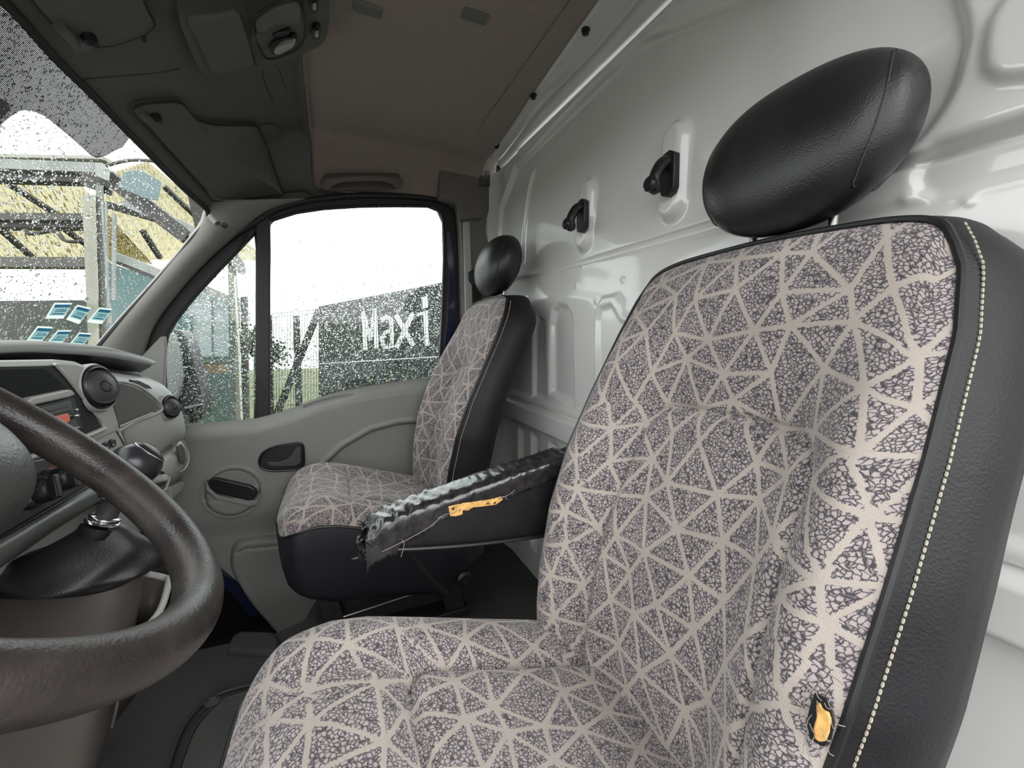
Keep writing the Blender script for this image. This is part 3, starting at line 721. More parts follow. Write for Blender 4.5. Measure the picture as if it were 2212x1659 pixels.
# ---- frayed hole low on the outer edge of the driver backrest
def hole():
    def f(p): return p[0]-(px_(p[2])-.020)
    out = [(1768, 1520), (1776, 1514), (1783, 1530), (1797, 1536), (1800, 1556), (1797, 1580), (1790, 1598), (1776, 1600), (1765, 1592), (1763, 1570), (1770, 1545)]
    outd = [(1762, 1495), (1785, 1505), (1800, 1520), (1806, 1560), (1798, 1600), (1780, 1612), (1752, 1596), (1744, 1560), (1752, 1525)]
    pd = [P(u, v, Y=.198) for u, v in outd]; pf = [P(u, v, Y=.1965) for u, v in out]
    V = np.array([hit(u, v, f, .2, 1.0) for u, v in outd]); V2 = np.array([hit(u, v, f, .2, 1.0) for u, v in out])
    n = np.array([-1, -.15, .35]); n /= np.linalg.norm(n)
    h = MB().prism([v+n*.001 for v in V], n*.002).build('torn_hole', M['piping'], drv, bevel=.0008, label='dark frayed edge of hole in backrest cloth')
    MB().prism([v+n*.003 for v in V2], n*.0035).build('foam_filling', M['foam'], h, bevel=.0015, label='orange foam showing in the hole')
    th = MB(); rg = np.random.default_rng(8)
    for u, v in outd*3:
        uu, vv = u+rg.normal()*7, v+rg.normal()*9; a = hit(uu, vv, f, .2, 1.); q = [a+n*.003]
        d = rg.normal(size=3)*.0035; d[2] += rg.normal()*.004
        q.append(q[0]+d*.6+n*.004); q.append(q[0]+d*1.4+n*.002)
        th.tube(cr(q, 4), .00035, 4)
    for pp in ([(1745, 1590), (1752, 1625), (1765, 1659)], [(1748, 1588), (1770, 1610), (1782, 1640)], [(1795, 1455), (1812, 1465), (1826, 1478)], [(1770, 1512), (1775, 1530), (1790, 1540)]):
        th.tube(cr([hit(u, v, f, .2, 1.)+n*.005 for u, v in pp], 5), .0005, 5)
    th.build('frayed_thread', M['fray'], h)
hole()

# ================================================================== PASSENGER DOOR
YD = 1.74
def dp(u, v, Y=YD): q = P(u, v, Y=Y); return (q[0], q[2])
def dps(pts, Y=YD): return [dp(u, v, Y) for u, v in pts]
def on(pts, Y): return [np.array([a, Y, b]) for a, b in pts]
win_px = [(583, 560), (583, 485), (592, 476), (640, 461), (700, 452), (780, 447), (860, 446), (925, 447), (945, 455), (956, 480), (958, 560), (953, 700), (947, 790), (938, 812), (900, 820), (800, 833), (740, 845), (690, 860), (640, 880), (583, 899)]
qua_px = [(553, 504), (520, 538), (470, 590), (420, 644), (380, 695), (363, 725), (357, 760), (357, 810), (362, 880), (372, 905), (390, 918), (430, 919), (552, 905)]
door = thing('door_1', (0, YD, -.9), kind='structure')
frame_out = [(1001, 900), (1003, 700), (997, 520), (990, 470), (975, 446), (945, 431), (880, 424), (780, 422), (700, 428), (640, 438), (590, 455), (560, 475), (490, 520), (420, 582), (360, 640), (315, 700), (290, 760), (290, 840), (330, 960), (420, 990), (700, 960)]
wp, qp = dps(win_px), dps(qua_px)
plate('door_frame', [on(dps(frame_out), YD-.012), on(wp, YD-.012), on(qp, YD-.012)], (0, .03, 0), M['seal'], door, bevel=.004)
# raised seal bead round the outer edge and round both panes
ob = cr([P(u, v, Y=YD-.02) for u, v in frame_out[:16]], 4)
MB().tube(ob, .010, 10).build('door_seal', M['seal'], door)
for L in (wp, qp):
    c = cr(on(L, YD-.012), 3, True); MB().tube(c, .0045, 8, closed=True).build('pane_seal', M['seal'], door)
# blue painted flank visible beside the seal
bl = [(964, 500), (972, 500), (982, 560), (986, 640), (984, 700), (975, 760), (955, 830), (958, 760), (965, 700), (969, 600)]
plate('painted_frame_edge', [on(dps(bl, YD-.016), YD-.016)], (0, .004, 0), M['blue'], door, bevel=.001, label='dark blue painted frame edge')
plate('divider_bar', [on(dps([(553, 470), (583, 455), (583, 905), (579, 910), (556, 912), (552, 905)], YD-.02), YD-.022)], (0, .012, 0), M['seal'], door, bevel=.004)
w1 = plate('window_1', [on(wp, YD+.006)], (0, .004, 0), M['glass']); tag(w1, kind='structure')
w2 = plate('window_2', [on(qp, YD+.006)], (0, .004, 0), M['glass']); tag(w2, kind='structure')
# door trim panel: relief in (x,z)
YP = 1.665
pan_px = [(322, 900), (345, 935), (396, 924), (420, 921), (552, 908), (583, 901), (640, 882), (690, 862), (740, 848), (800, 836), (900, 823), (950, 815), (1080, 812), (1120, 1180), (1080, 1330), (800, 1400), (660, 1410), (610, 1372), (560, 1325), (520, 1285), (480, 1255), (440, 1215), (400, 1190), (330, 1150), (300, 1050)]
def panf(x, z):
    d = np.zeros_like(x)
    top = np.array(sorted(dps([(345, 930), (400, 922), (552, 908), (640, 882), (690, 862), (740, 848), (800, 836), (950, 815), (1080, 812)], YP)))
    zt = np.interp(x, top[:, 0], top[:, 1])
    d += -.035*(1-smooth((zt-z)/.05))-.006                                                          # ledge bulging into the cab
    arm = dps([(672, 1035), (700, 1002), (740, 965), (800, 930), (860, 914), (930, 908), (1200, 900), (1200, 1150), (900, 1200), (640, 1120), (650, 1060)], YP)
    s = sdf(x, z, arm); d -= .022*smooth((.004-s)/.014); d += .006*np.exp(-((s-.006)/.008)**2)
    poc = cr(dps([(508, 1180), (530, 1168), (600, 1162), (900, 1160), (1000, 1400), (640, 1420), (590, 1360), (540, 1300), (505, 1240), (500, 1205)], YP), 4, True)
    s = sdf(x, z, poc); d += .030*smooth((.006-s)/.02); d += .004*np.exp(-((s+.010)/.005)**2)
    lip = dps([(512, 1192), (530, 1184), (600, 1178), (700, 1176)], YP); d -= .006*np.exp(-(segdist(x, z, lip, False)/.004)**2)
    c = dp(503, 1064, YP); rr = np.hypot(x-c[0], z-c[1])
    d -= .010*smooth((.088-rr)/.006)*smooth((z-c[1]+.02)/.01); d += .022*smooth((.080-rr)/.012)*smooth((c[1]-.0-z+.010)/.008); d += .004*np.exp(-((rr-.089)/.004)**2)
    slit = dps([(655, 880), (690, 868), (740, 856), (768, 853), (766, 860), (730, 870), (690, 880), (656, 888)], YP)
    d -= .010*smooth((.001-sdf(x, z, slit))/.003)
    d -= .02*smooth((-.62-z)/.1)
    return np.stack([x, YP-d, z], -1)
pp = dps(pan_px, YP); A_ = [q[0] for q in pp]; B_ = [q[1] for q in pp]
relief('door_trim_panel', np.arange(min(A_)-.01, max(A_)+.01, .0045), np.arange(min(B_)-.01, max(B_)+.01, .0045), panf, pp, M['doorplast'], door, solid=.006, soff=1, angle=180)
# inner pull: dark slot in the round pocket
def slab(name, px, Y, t, m, parent, bev=.002, **k): return plate(name, [on(dps(px, Y), Y)], (0, t, 0), m, parent, bevel=bev, **k)
slab('pull_slot', [(449, 1040), (456, 1034), (470, 1034), (540, 1050), (553, 1058), (556, 1068), (549, 1080), (536, 1082), (468, 1066), (453, 1056)], YP-.026, .02, M['blackplast'], door, .004)
slab('pull_rim', [(443, 1036), (452, 1054), (468, 1070), (536, 1086), (552, 1082), (563, 1064), (563, 1072), (552, 1092), (536, 1095), (466, 1079), (445, 1060)], YP-.027, .016, M['doorplast'], door, .003)
# door release: bezel, cavity, lever
hb = [(560, 1000), (563, 985), (575, 973), (600, 963), (640, 957), (652, 959), (656, 970), (657, 1000), (652, 1009), (640, 1014), (590, 1017), (568, 1012)]
hz = slab('handle_bezel', hb, YP-.008, .014, M['blackplast'], door, .004)
MB().tube(cr([P(u, v, Y=YP-.010) for u, v in hb], 4, True), .0035, 8, closed=True).build('bezel_rim', M['blackplast'], hz)
lv = [(577, 998), (600, 999), (618, 994), (630, 982), (640, 966), (650, 966), (650, 1000), (640, 1007), (600, 1009), (580, 1006)]
slab('release_lever', lv, YP-.018, .010, M['darkplast'], hz, .003)
# bracket below the pocket
slab('pocket_bracket', [(688, 1288), (720, 1298), (722, 1330), (716, 1338), (690, 1330)], YP-.036, .012, M['doorplast'], door, .003)
MB().lathe(P(706, 1316, Y=YP-.036), (0, -1, 0), [(.012, -.002), (.012, .004), (.008, .005), (.0001, .005)], 20).build('screw_cap', M['darkplast'], door)
# sill in blue paint and side wall of the cab behind the door
sil = MB().prism([P(u, v, Y=1.66) for u, v in [(395, 1190), (470, 1228), (520, 1272), (560, 1330), (545, 1335), (505, 1288), (465, 1246), (395, 1210)]], (0, .02, 0)).build('trim_3', M['blue']); tag(sil, kind='structure')

cant = plate('trim_13', [[P(u, v, Y=1.765) for u, v in [(400, 400), (640, 350), (1010, 350), (1012, 470), (1000, 470), (985, 446), (945, 429), (880, 421), (780, 418), (640, 434), (575, 458), (500, 520), (440, 575)]]], (0, .02, 0), M['overhead']); tag(cant, kind='structure')
# ---- A pillar trim
ap_in = [(462, 432), (447, 452), (438, 478), (415, 510), (380, 552), (330, 610), (260, 688), (205, 752), (150, 815)]
ap_out = [(660, 430), (585, 452), (535, 486), (490, 526), (440, 572), (385, 634), (340, 694), (318, 745), (300, 815)]
ap = []
for (a, b), (c, d) in zip(cr(ap_in, 6), cr(ap_out, 6)):
    p0 = wsp(a, b); p1 = P(c, d, Y=YD-.03); r = []
    for t_ in np.linspace(0, 1, 14):
        q = p0*(1-t_)+p1*t_; bul = .030*math.sin(math.pi*t_)**.8; q = q-bul*(q/np.linalg.norm(q)); r.append(q)
    r = [p0+np.array([-.01, 0, -.005])+ray(a, b)*.03]+r+[p1+ray(c, d)*.02]
    ap.append(r)
apo = MB().grid(ap).build('trim_4', mat('pillar_warm_grey', (.24, .23, .21), .55, bump=('noise', 900, .25)), solid=.003, soff=1, angle=180); tag(apo, kind='structure')
# fixing of the pillar: clip and hole near its top
c = P(462, 478, Y=1.60); n_ = -c/np.linalg.norm(c)
MB().tube([P(455, 466, Y=1.58), P(462, 474, Y=1.575), P(470, 482, Y=1.57)], [.009, .010, .0095], 14).build('pillar_clip', M['greyplast'], apo)
MB().lathe(P(470, 483, Y=1.568), ray(1.0*470, 483)*-1, [(.0001, .0), (.007, .0012), (.007, -.004), (.0001, -.004)], 16).build('clip_hole', M['blackplast'], apo)
MB().lathe(P(485, 487, Y=1.575), ray(485, 487)*-1, [(.009, -.004), (.009, .001), (.0065, .002), (.0001, .0015)], 18).build('screw_hole', M['blackplast'], apo)
# black line of the screen rubber along header and pillar
rb = [wsp(*q)+np.array([.004, 0, -.002]) for q in cr([(-120, -122), (18, 16), (110, 119), (200, 208), (300, 312), (390, 402), (432, 440), (446, 456), (444, 474), (434, 490), (412, 516), (380, 556), (330, 613), (260, 690), (205, 753), (150, 815)], 5)]
rbo = MB().tube(rb, .008, 8).build('trim_5', M['seal']); tag(rbo, kind='structure')
# corner trim between dash, pillar and door
ct = [(345, 728), (355, 726), (358, 750), (352, 870), (362, 905), (330, 880), (290, 800), (300, 775)]
cto = MB().prism([P(u, v, Y=1.68) for u, v in ct], (0, .02, 0)).build('trim_6', M['doorplast'], bevel=.004); tag(cto, kind='structure')
# ---- B pillar trim
bpx = [(948, 335), (1068, 329), (1094, 337), (1096, 345), (1074, 350), (1069, 425), (1052, 468), (1050, 500), (1062, 560), (1062, 700), (1062, 1250), (1000, 1250), (1002, 700), (996, 500), (990, 440), (950, 424)]
bq = []
for (u, v) in bpx: bq.append(P(u, v, Y=1.655))
bpo = MB().prism(bq, (0, .06, 0)).build('trim_7', mat('b_pillar_brown_grey', (.15, .135, .12), .6, bump=('noise', 900, .25)), bevel=.012, angle=180); tag(bpo, kind='structure')
slabB = lambda px, Y, t, m, nm, par, bev: obj(nm, *(lambda mb: (mb.v, mb.f))(MB().prism([P(u, v, Y=Y) for u, v in px], (0, t, 0))), m, par, bevel=bev)
slabB([(1038, 368), (1060, 368), (1060, 402), (1036, 402)], 1.650, .008, M['darkplast'], 'pillar_button', bpo, .003)
slabB([(994, 474), (1040, 470), (1041, 476), (994, 479)], 1.652, .006, M['darkplast'], 'trim_joint', bpo, .001)
slabB([(1001, 478), (1016, 478), (1030, 900), (1010, 900)], 1.645, .012, M['greyplast'], 'lower_cover', bpo, .006)
# seat belt loop and webbing by the B pillar
bt = thing('seat_belt', P(1020, 600, Y=1.62), 'black passenger seat belt loop on the pillar beside the far headrest', 'seat belt')
MB().prism([P(u, v, Y=1.64) for u, v in [(1012, 588), (1028, 580), (1040, 590), (1040, 615), (1022, 618), (1012, 604)]], (0, .012, 0)).build('belt_guide', M['blackplast'], bt, bevel=.005)
MB().prism([P(u, v, Y=1.645) for u, v in [(1022, 600), (1040, 600), (1040, 900), (1024, 900)]], (0, .003, 0)).build('webbing', M['belt'], bt)
# small stop at the window's lower rear corner
slab('window_stop', [(930, 812), (940, 806), (948, 812), (946, 826), (930, 826)], YD-.04, .02, M['blackplast'], door, .003)

# ---- side wall below and behind (outer skin), floor, roof skin, firewall
def flat(nm, V, m, kind='structure', **k): o = MB().add(V, [(0, 1, 2, 3)]).build(nm, m, solid=.02, soff=0, **k); tag(o, kind=kind); return o
flat('wall_right', [(-1.1, 1.80, -1.2), (.80, 1.80, -1.2), (.80, 1.80, -.33), (-1.1, 1.80, -.42)], M['blackplast'])
flat('trim_8', [(.56, 1.80, -.4), (.80, 1.80, -.4), (.80, 1.80, .8), (.56, 1.80, .8)], M['white'])
flat('trim_9', [(-.25, 1.80, .585), (.80, 1.80, .585), (.80, 1.80, .8), (-.25, 1.80, .8)], M['white'])
flat('wall_front', [(-1.2, -.3, -1.0), (-1.2, 1.80, -1.0), (-1.2, 1.80, -.20), (-1.2, -.3, -.20)], M['blackplast'])
rf = [(-.50, -.10, .80), (.80, -.10, .80), (.80, 1.82, .80), (-.50, 1.82, .80)]; flat('trim_10', rf, M['white'])
# floor with raised hatch
fl_ = MB().prism([(-1.2, -.1, -.9), (.70, -.1, -.9), (.70, 1.74, -.9), (.0, 1.74, -.9), (-.12, 1.37, -.9), (-.20, 1.34, -.9), (-.45, 1.36, -.9), (-1.2, 1.36, -.9)], (0, 0, -.03)).build('floor', M['floor'], sm=False); tag(fl_, kind='structure')
stp = MB().prism([(-1.0, 1.2, -1.16), (.2, 1.2, -1.16), (.2, 1.80, -1.16), (-1.0, 1.80, -1.16)], (0, 0, -.02)).build('trim_11', M['blackplast']); tag(stp, kind='structure')
rsr = MB().prism([(-1.0, 1.33, -.93), (-.1, 1.33, -.93), (-.1, 1.33, -1.16), (-1.0, 1.33, -1.16)], (0, .02, 0)).build('trim_12', M['floor']); tag(rsr, kind='structure')
tun_ = MB().add([(-1.1, .62, -.9), (-.38, .62, -.9), (-.34, .66, -.875), (-1.1, .66, -.875)], [(0, 1, 2, 3)])
hp = cr([P(u, v, Z=-.885) for u, v in [(350, 1700), (375, 1620), (400, 1565), (440, 1520), (480, 1495), (545, 1478), (620, 1472), (700, 1700)]], 5)
MB().tube(hp, .006, 8).build('hatch_seal', M['seal'], fl_)
hp2 = cr([P(u, v, Z=-.887) for u, v in [(372, 1700), (398, 1625), (420, 1575), (455, 1532), (490, 1508), (545, 1492), (620, 1486), (690, 1700)]], 5)
MB().tube(hp2, .005, 8).build('hatch_seal', M['seal'], fl_)
plate('battery_hatch', [[p+np.array([0, 0, -.006]) for p in hp2]], (0, 0, .006), mat('hatch_dark_grey', (.06, .062, .056), .6, bump=('noise', 400, .4), var=(12, .15)), fl_)
MB().lathe(P(459, 1517, Z=-.885), (0, 0, 1), [(.016, -.004), (.016, .002), (.011, .004), (.010, .002), (.0001, .002)], 24).build('hatch_screw', M['darkplast'], fl_)
hump = MB().prism([P(u, v, Z=-.885) for u, v in [(488, 1405), (500, 1372), (520, 1360), (590, 1362), (604, 1375), (604, 1410)]], (0, 0, -.04)).build('floor_hump', M['floor'], fl_, bevel=.012)

# ================================================================== OVERHEAD
def liftz(u, v, off): p = ovhit(u, v, off); return p
def oplate(name, px, off, t, m, parent=None, bev=.003, n=5, closed=True, **k):
    """panel lying on the overhead surface: outline in the picture, off below it"""
    c = cr([ovhit(u, v, off) for u, v in px], n, True) if n > 1 else [ovhit(u, v, off) for u, v in px]
    c = np.array(c); cen = c.mean(0); rings = []
    nn = np.linalg.svd(c-cen)[2][2]; nn = nn if nn[2] < 0 else -nn
    top = c-nn*.0; out = MB()
    R_ = [c-nn*t, c, c+(cen-c)*.0+nn*.0]
    r0 = c-nn*t; r1 = c-(c-cen)*.0; r2 = c-(c-cen)*.03+nn*min(.003, t*.4)
    rr = [r0, r1, r2]
    for s_ in (.85, .6, .3): rr.append(cen+(c-cen)*s_*.97+nn*min(.003, t*.4))
    rr.append(np.repeat((cen+nn*min(.003, t*.4))[None], len(c), 0)+(c-cen)*.001)
    return out.ring(rr, True, True).build(name, m, parent, angle=50, **k)
def visor(px, label, hinge, clip, side):
    c = ovhit(*px[0], .02); t = thing('sun_visor', c, label, 'sun visor', 'sun visors')
    oplate('visor_board', px, .016, .012, M['overhead'], t)
    gl = mat('visor_gap_dark_'+side, (.03, .028, .025), .8)
    MB().tube([ovhit(u, v, .016) for u, v in cr(px, 4, True)], .0028, 6, closed=True).build('visor_hem', gl, t)
    MB().tube(cr([ovhit(u, v, .028) for u, v in hinge], 4), [.010]*(len(hinge)*4-3), 10).build('visor_hinge', M['overhead'], t)
    MB().lathe(ovhit(*hinge[-1], .030), (.3, 0, -1), [(.012, -.01), (.012, .004), (.006, .008), (.0001, .008)], 14).build('hinge_screw', M['blackplast'], t)
    if clip: MB().tube([ovhit(u, v, .024) for u, v in cr(clip, 4)], .0055, 8).build('visor_arm', M['overhead'], t)
visor([(290, 238), (310, 225), (375, 220), (398, 228), (425, 258), (470, 270), (548, 272), (562, 285), (580, 330), (608, 412), (600, 420), (540, 427), (470, 434), (440, 405), (380, 340), (315, 268)],
      'grey sun visor above the passenger side of the windscreen, small hook at its corner', [(300, 240), (318, 258), (338, 258)], [(450, 412), (462, 428), (490, 432), (522, 428)], 'p')
visor([(82, -60), (60, -20), (90, 25), (125, 62), (160, 88), (200, 100), (260, 92), (330, 60), (318, 20), (300, -20), (290, -60), (180, -90)],
      'grey sun visor at the top left above the steering wheel side', [(128, 58), (150, 80), (165, 100), (195, 90)], None, 'd')
slot = MB().tube([ovhit(u, v, .012) for u, v in cr([(297, 34), (303, 55), (312, 88)], 4)], .004, 8).build('trim_slot', M['blackplast'], OVH)
# recess thumb scoop beside the passenger visor
oplate('thumb_scoop', [(560, 275), (590, 270), (606, 280), (608, 292), (595, 300), (572, 296)], .006, .004, M['darkplast'] if 0 else M['overhead'], OVH)
# joint lines on the overhead moulding
for nm, pts in (('seam_line', [(175, 172), (260, 165), (340, 158), (392, 148)]), ('seam_line', [(566, 148), (572, 180), (590, 220)]), ('seam_line', [(596, 136), (610, 170), (618, 195)])):
    MB().tube([ovhit(u, v, .001) for u, v in cr(pts, 4)], .0012, 6).build(nm, M['darkplast'], OVH)
# overhead console with lamp
oc = thing('overhead_console', ovhit(560, 90, .03), 'grey overhead console with reading lamp and switches above the middle of the cab', 'overhead console')
oplate('console_body', [(388, 45), (405, 36), (500, 32), (548, 30), (640, -20), (700, -50), (712, 30), (700, 90), (660, 112), (600, 138), (520, 165), (470, 174), (445, 168), (425, 140), (400, 80)], .030, .03, M['overhead'], oc, n=4)
oplate('sunglasses_lid', [(406, 42), (470, 35), (524, 34), (548, 130), (552, 142), (500, 158), (462, 158), (440, 120), (420, 75)], .046, .006, mat('lid_grey', (.12, .118, .105), .55, bump=('noise', 900, .25)), oc, n=3)
MB().tube([ovhit(u, v, .050) for u, v in [(522, 34), (538, 85), (554, 142)]], .0018, 6).build('lid_gap', M['blackplast'], oc)
mp = [(552, 36), (600, 5), (640, 0), (655, 20), (660, 70), (650, 100), (620, 118), (580, 128), (562, 110), (550, 70)]
oplate('lamp_surround', mp, .046, .004, M['overhead'], oc, n=4)
MB().tube([ovhit(u, v, .050) for u, v in cr(mp, 4, True)], .0015, 6, closed=True).build('surround_gap', M['blackplast'], oc)
oplate('lamp_lens', [(556, 40), (600, 12), (640, 6), (650, 30), (645, 48), (600, 62), (562, 74), (553, 60)], .051, .004, mat('lamp_cover_grey', (.13, .125, .11), .35), oc, n=4)
oplate('lamp_switch', [(588, 74), (600, 68), (620, 64), (627, 68), (622, 74), (600, 80), (590, 80)], .055, .006, M['blackplast'], oc, n=4)
rl = oplate('reading_lamp', [(581, 104), (588, 90), (610, 80), (632, 78), (640, 86), (636, 98), (615, 112), (592, 117)], .056, .010, M['blackplast'], oc, n=4)
oplate('lamp_glass', [(592, 110), (600, 100), (620, 92), (637, 90), (634, 99), (616, 110), (600, 116)], .065, .006, M['lens'], rl, n=4)
for a, b in ((678, 11), (683, 70)):
    sw = oplate('button', [(a-8, b-11), (a+8, b-12), (a+8, b+11), (a-8, b+12)], .044, .008, M['blackplast'], oc, n=2)
    oplate('button_mark', [(a-2, b+2), (a+5, b+1), (a+4, b+9), (a-2, b+9)], .054, .004, mat('mark_%d' % b, (.45, .42, .4), .4), sw, n=2)
# grab handle over the passenger window
gh = thing('grab_handle', P(780, 390, Y=1.66), 'brown grey grab handle above the passenger door window', 'grab handle')
G_ = cr([P(u, v, Y=y_) for u, v, y_ in [(703, 398, 1.66), (712, 392, 1.635), (732, 388, 1.622), (750, 386, 1.62), (800, 384, 1.62), (832, 386, 1.622), (850, 390, 1.635), (861, 396, 1.66)]], 6)
MB().tube(G_, np.interp(np.linspace(0, 1, len(G_)), [0, .12, .3, .7, .88, 1], [.020, .017, .010, .010, .017, .020]), 14).build('grip', mat('handle_brown_grey', (.15, .125, .115), .6, bump=('noise', 900, .3)), gh)
MB().prism([P(u, v, Y=1.675) for u, v in [(698, 378), (704, 374), (858, 372), (864, 376), (864, 398), (856, 406), (712, 411), (700, 404)]], (0, .02, 0)).build('handle_base', mat('handle_base_brown', (.12, .10, .092), .7), gh, bevel=.004)

# ================================================================== STEERING WHEEL
WC = np.array([-.263, .42, -.098]); WA, WB, WR = .784, -.158, .2
E1 = np.array([math.cos(WA), 0, -math.sin(WA)]); E2 = np.array([math.sin(WA)*math.sin(WB), math.cos(WB), math.cos(WA)*math.sin(WB)])
WN = np.cross(E1, E2); WN /= np.linalg.norm(WN); WN = WN if WN[0] > 0 else -WN
sw = thing('steering_wheel', WC-WN*.06, 'large worn dark leather steering wheel in the lower left foreground', 'steering wheel')
rim = [WC+WR*(math.cos(t_)*E1+math.sin(t_)*E2) for t_ in np.linspace(0, 2*math.pi, 120, endpoint=False)]
MB().tube(rim, .0200, 28, closed=True).build('rim', M['rim'], sw, label='worn rim with polished and scuffed patches')
hubm = mat('grained_hub_grey', (.062, .064, .060), .36, bump=('vor', 330, .7))
rings = []
sg = lambda v, e: math.copysign(abs(v)**e, v)
for p in np.linspace(-math.pi/2, math.pi/2, 26):
    r = []
    for t_ in np.linspace(0, 2*math.pi, 64, endpoint=False):
        q = WC-WN*.033-E1*.056+E2*.031+WN*.066*sg(math.sin(p), .8)+.106*sg(math.cos(p), .6)*sg(math.cos(t_), .8)*E1+.073*sg(math.cos(p), .6)*sg(math.sin(t_), .8)*E2
        r.append(q)
    rings.append(r)
HUB = MB().ring(rings).build('hub_pad', hubm, sw, angle=180)
for an in (math.radians(118), math.radians(-118)):
    d = math.cos(an)*E1+math.sin(an)*E2; sd = np.cross(WN, d); rr = []
    for s_ in np.linspace(.06, .19, 10):
        w = .030-.008*math.sin((s_-.06)/.13*math.pi); c = WC+d*s_-WN*(.034*(1-smooth((s_-.06)/.12)))
        rr.append([c+sd*w*math.cos(t_)+WN*.011*math.sin(t_) for t_ in np.linspace(0, 2*math.pi, 16, endpoint=False)])
    MB().ring(rr).build('spoke', M['darkplast'], sw)
# column shroud and stalks
col = thing('steering_column', WC-WN*.15, 'dark plastic steering column shroud behind the wheel hub', 'steering column')
rr = []
for s_, a_, b_ in ((.075, .055, .05), (.09, .065, .06), (.16, .072, .068), (.26, .08, .075), (.42, .085, .08)):
    c = WC-WN*s_; rr.append([c+E1*a_*sg(math.cos(t_), .7)+E2*b_*sg(math.sin(t_), .7) for t_ in np.linspace(0, 2*math.pi, 40, endpoint=False)])
MB().ring(rr).build('column_shroud', M['darkplast'], col, angle=180)
MB().tube(cr([WC-WN*.10+E2*.05, WC-WN*.10+E2*.11-E1*.02, WC-WN*.095+E2*.17-E1*.03], 5), [.009]*8+[.011]*3, 10).build('wiper_stalk', M['blackplast'], col)

# ================================================================== DASHBOARD
dash = thing('dashboard', (-.75, .9, -.6), 'light grey dashboard with black centre recess, radio and round vents', 'dashboard')
def dpl(name, px, X, t, m, parent=dash, bev=.002, **k):
    """part lying on the cab-facing plane X, t thick towards the nose of the van"""
    return plate(name, [[P(u, v, X=X) for u, v in px]], (-t, 0, 0), m, parent, bevel=bev, **k)
MB().prism([P(u, v, X=-.475) for u, v in [(-700, 800), (0, 775), (200, 790), (300, 800), (372, 850), (395, 900), (396, 960), (380, 1060), (300, 1090), (240, 1230), (180, 1300), (-700, 1750)]], (-.55, 0, 0)).build('dash_body', M['darkplast'], dash, bevel=.01)
# hood with pale lip
top = cr([(-900, 790), (-400, 755), (0, 740), (145, 745), (220, 752), (268, 762), (300, 772), (324, 786)], 8)
lip = cr([(-900, 840), (-400, 795), (0, 764), (145, 766), (220, 772), (268, 779), (300, 786), (326, 790)], 8)
und = cr([(-900, 880), (-400, 830), (0, 792), (145, 799), (220, 808), (268, 814), (300, 806), (326, 792)], 8)
a_ = [P(u, v, X=-.475) for u, v in top]; b_ = [P(u, v, X=-.43) for u, v in lip]; c_ = [P(u, v, X=-.50) for u, v in und]
far = [np.array([-1.05, p[1]*1.02, p[2]-.035]) for p in a_]; mid = [(p*.5+q*.5)+np.array([.012, 0, .004]) for p, q in zip(a_, b_)]
MB().grid([far, [(f*.3+p*.7)+np.array([0, 0, .002]) for f, p in zip(far, a_)], a_, mid, b_]).build('dash_top', mat('dash_top_grey', (.20, .20, .19), .5, bump=('noise', 700, .3)), dash, angle=180, solid=.004, soff=-1)
MB().grid([b_, [(p+q)/2+np.array([0, 0, .001]) for p, q in zip(b_, c_)], c_, [p+np.array([-.06, 0, -.01]) for p in c_]]).build('hood_underside', M['blackplast'], dash, angle=180)
# centre stack
XS = -.405
dpl('stack_frame', [(-320, 830), (0, 778), (128, 776), (168, 780), (205, 796), (243, 862), (257, 905), (275, 962), (285, 1006), (262, 1052), (205, 1075), (0, 1195), (-320, 1400)], XS, .07, M['dashplast'], bev=.008)
rec = dpl('centre_recess', [(-320, 850), (0, 792), (118, 790), (140, 812), (166, 845), (197, 886), (221, 922), (170, 944), (60, 986), (-320, 1140)], XS+.002, .01, mat('dark_recess', (.009, .0085, .011), .55, bump=('noise', 700, .3), spec=.25), bev=.001)
MB().tube(cr([P(u, v, X=XS+.003) for u, v in [(118, 786), (142, 812), (168, 845), (199, 886), (224, 922), (172, 948), (60, 990)]], 4), .0028, 8).build('recess_edge', M['dashplast'], dash)
dpl('storage_pocket', [(-300, 860), (0, 797), (98, 795), (128, 822), (148, 842), (60, 855), (34, 866), (-300, 970)], XS+.0035, .004, mat('pocket_black', (.004, .004, .006), .6, spec=.15), rec, .001)
dpl('shelf_bar', [(-200, 925), (28, 872), (64, 866), (72, 858), (150, 841), (158, 843), (165, 853), (152, 858), (60, 879), (-200, 950)], XS+.012, .012, M['dashplast'], rec, .003)
dpl('radio_shroud', [(-200, 945), (45, 886), (160, 858), (180, 925), (60, 960), (-200, 1050)], XS+.0045, .004, M['blackplast'], rec, .001)
rad = dpl('radio', [(-60, 920), (61, 889), (153, 864), (170, 922), (60, 954), (-60, 990)], XS+.010, .008, mat('radio_grey', (.075, .082, .076), .35), rec, .002)
dpl('disc_slot', [(0, 912), (80, 893), (151, 876), (151.5, 878.5), (80, 896), (0, 915)], XS+.0112, .002, M['blackplast'], rad, 0)
dpl('radio_lower', [(20, 916), (60, 906), (150, 884), (156, 888), (161, 905), (150, 912), (60, 936), (20, 946)], XS+.0112, .002, M['blackplast'], rad, .0005)
dpl('display', [(108, 906), (113, 901), (147, 893), (150, 896), (152, 909), (148, 912), (118, 920)], XS+.0125, .002, M['display'], rad, .0005)
for i, (u, v, r) in enumerate([(162, 898, .0035), (160, 885, .002), (104, 909, .005)]):
    MB().lathe(P(u, v, X=XS+.012), (1, 0, 0), [(r, 0), (r, .004), (r*.7, .0055), (.0001, .0055)], 16).build('radio_knob', M['chrome'] if i < 2 else M['darkplast'], rad)
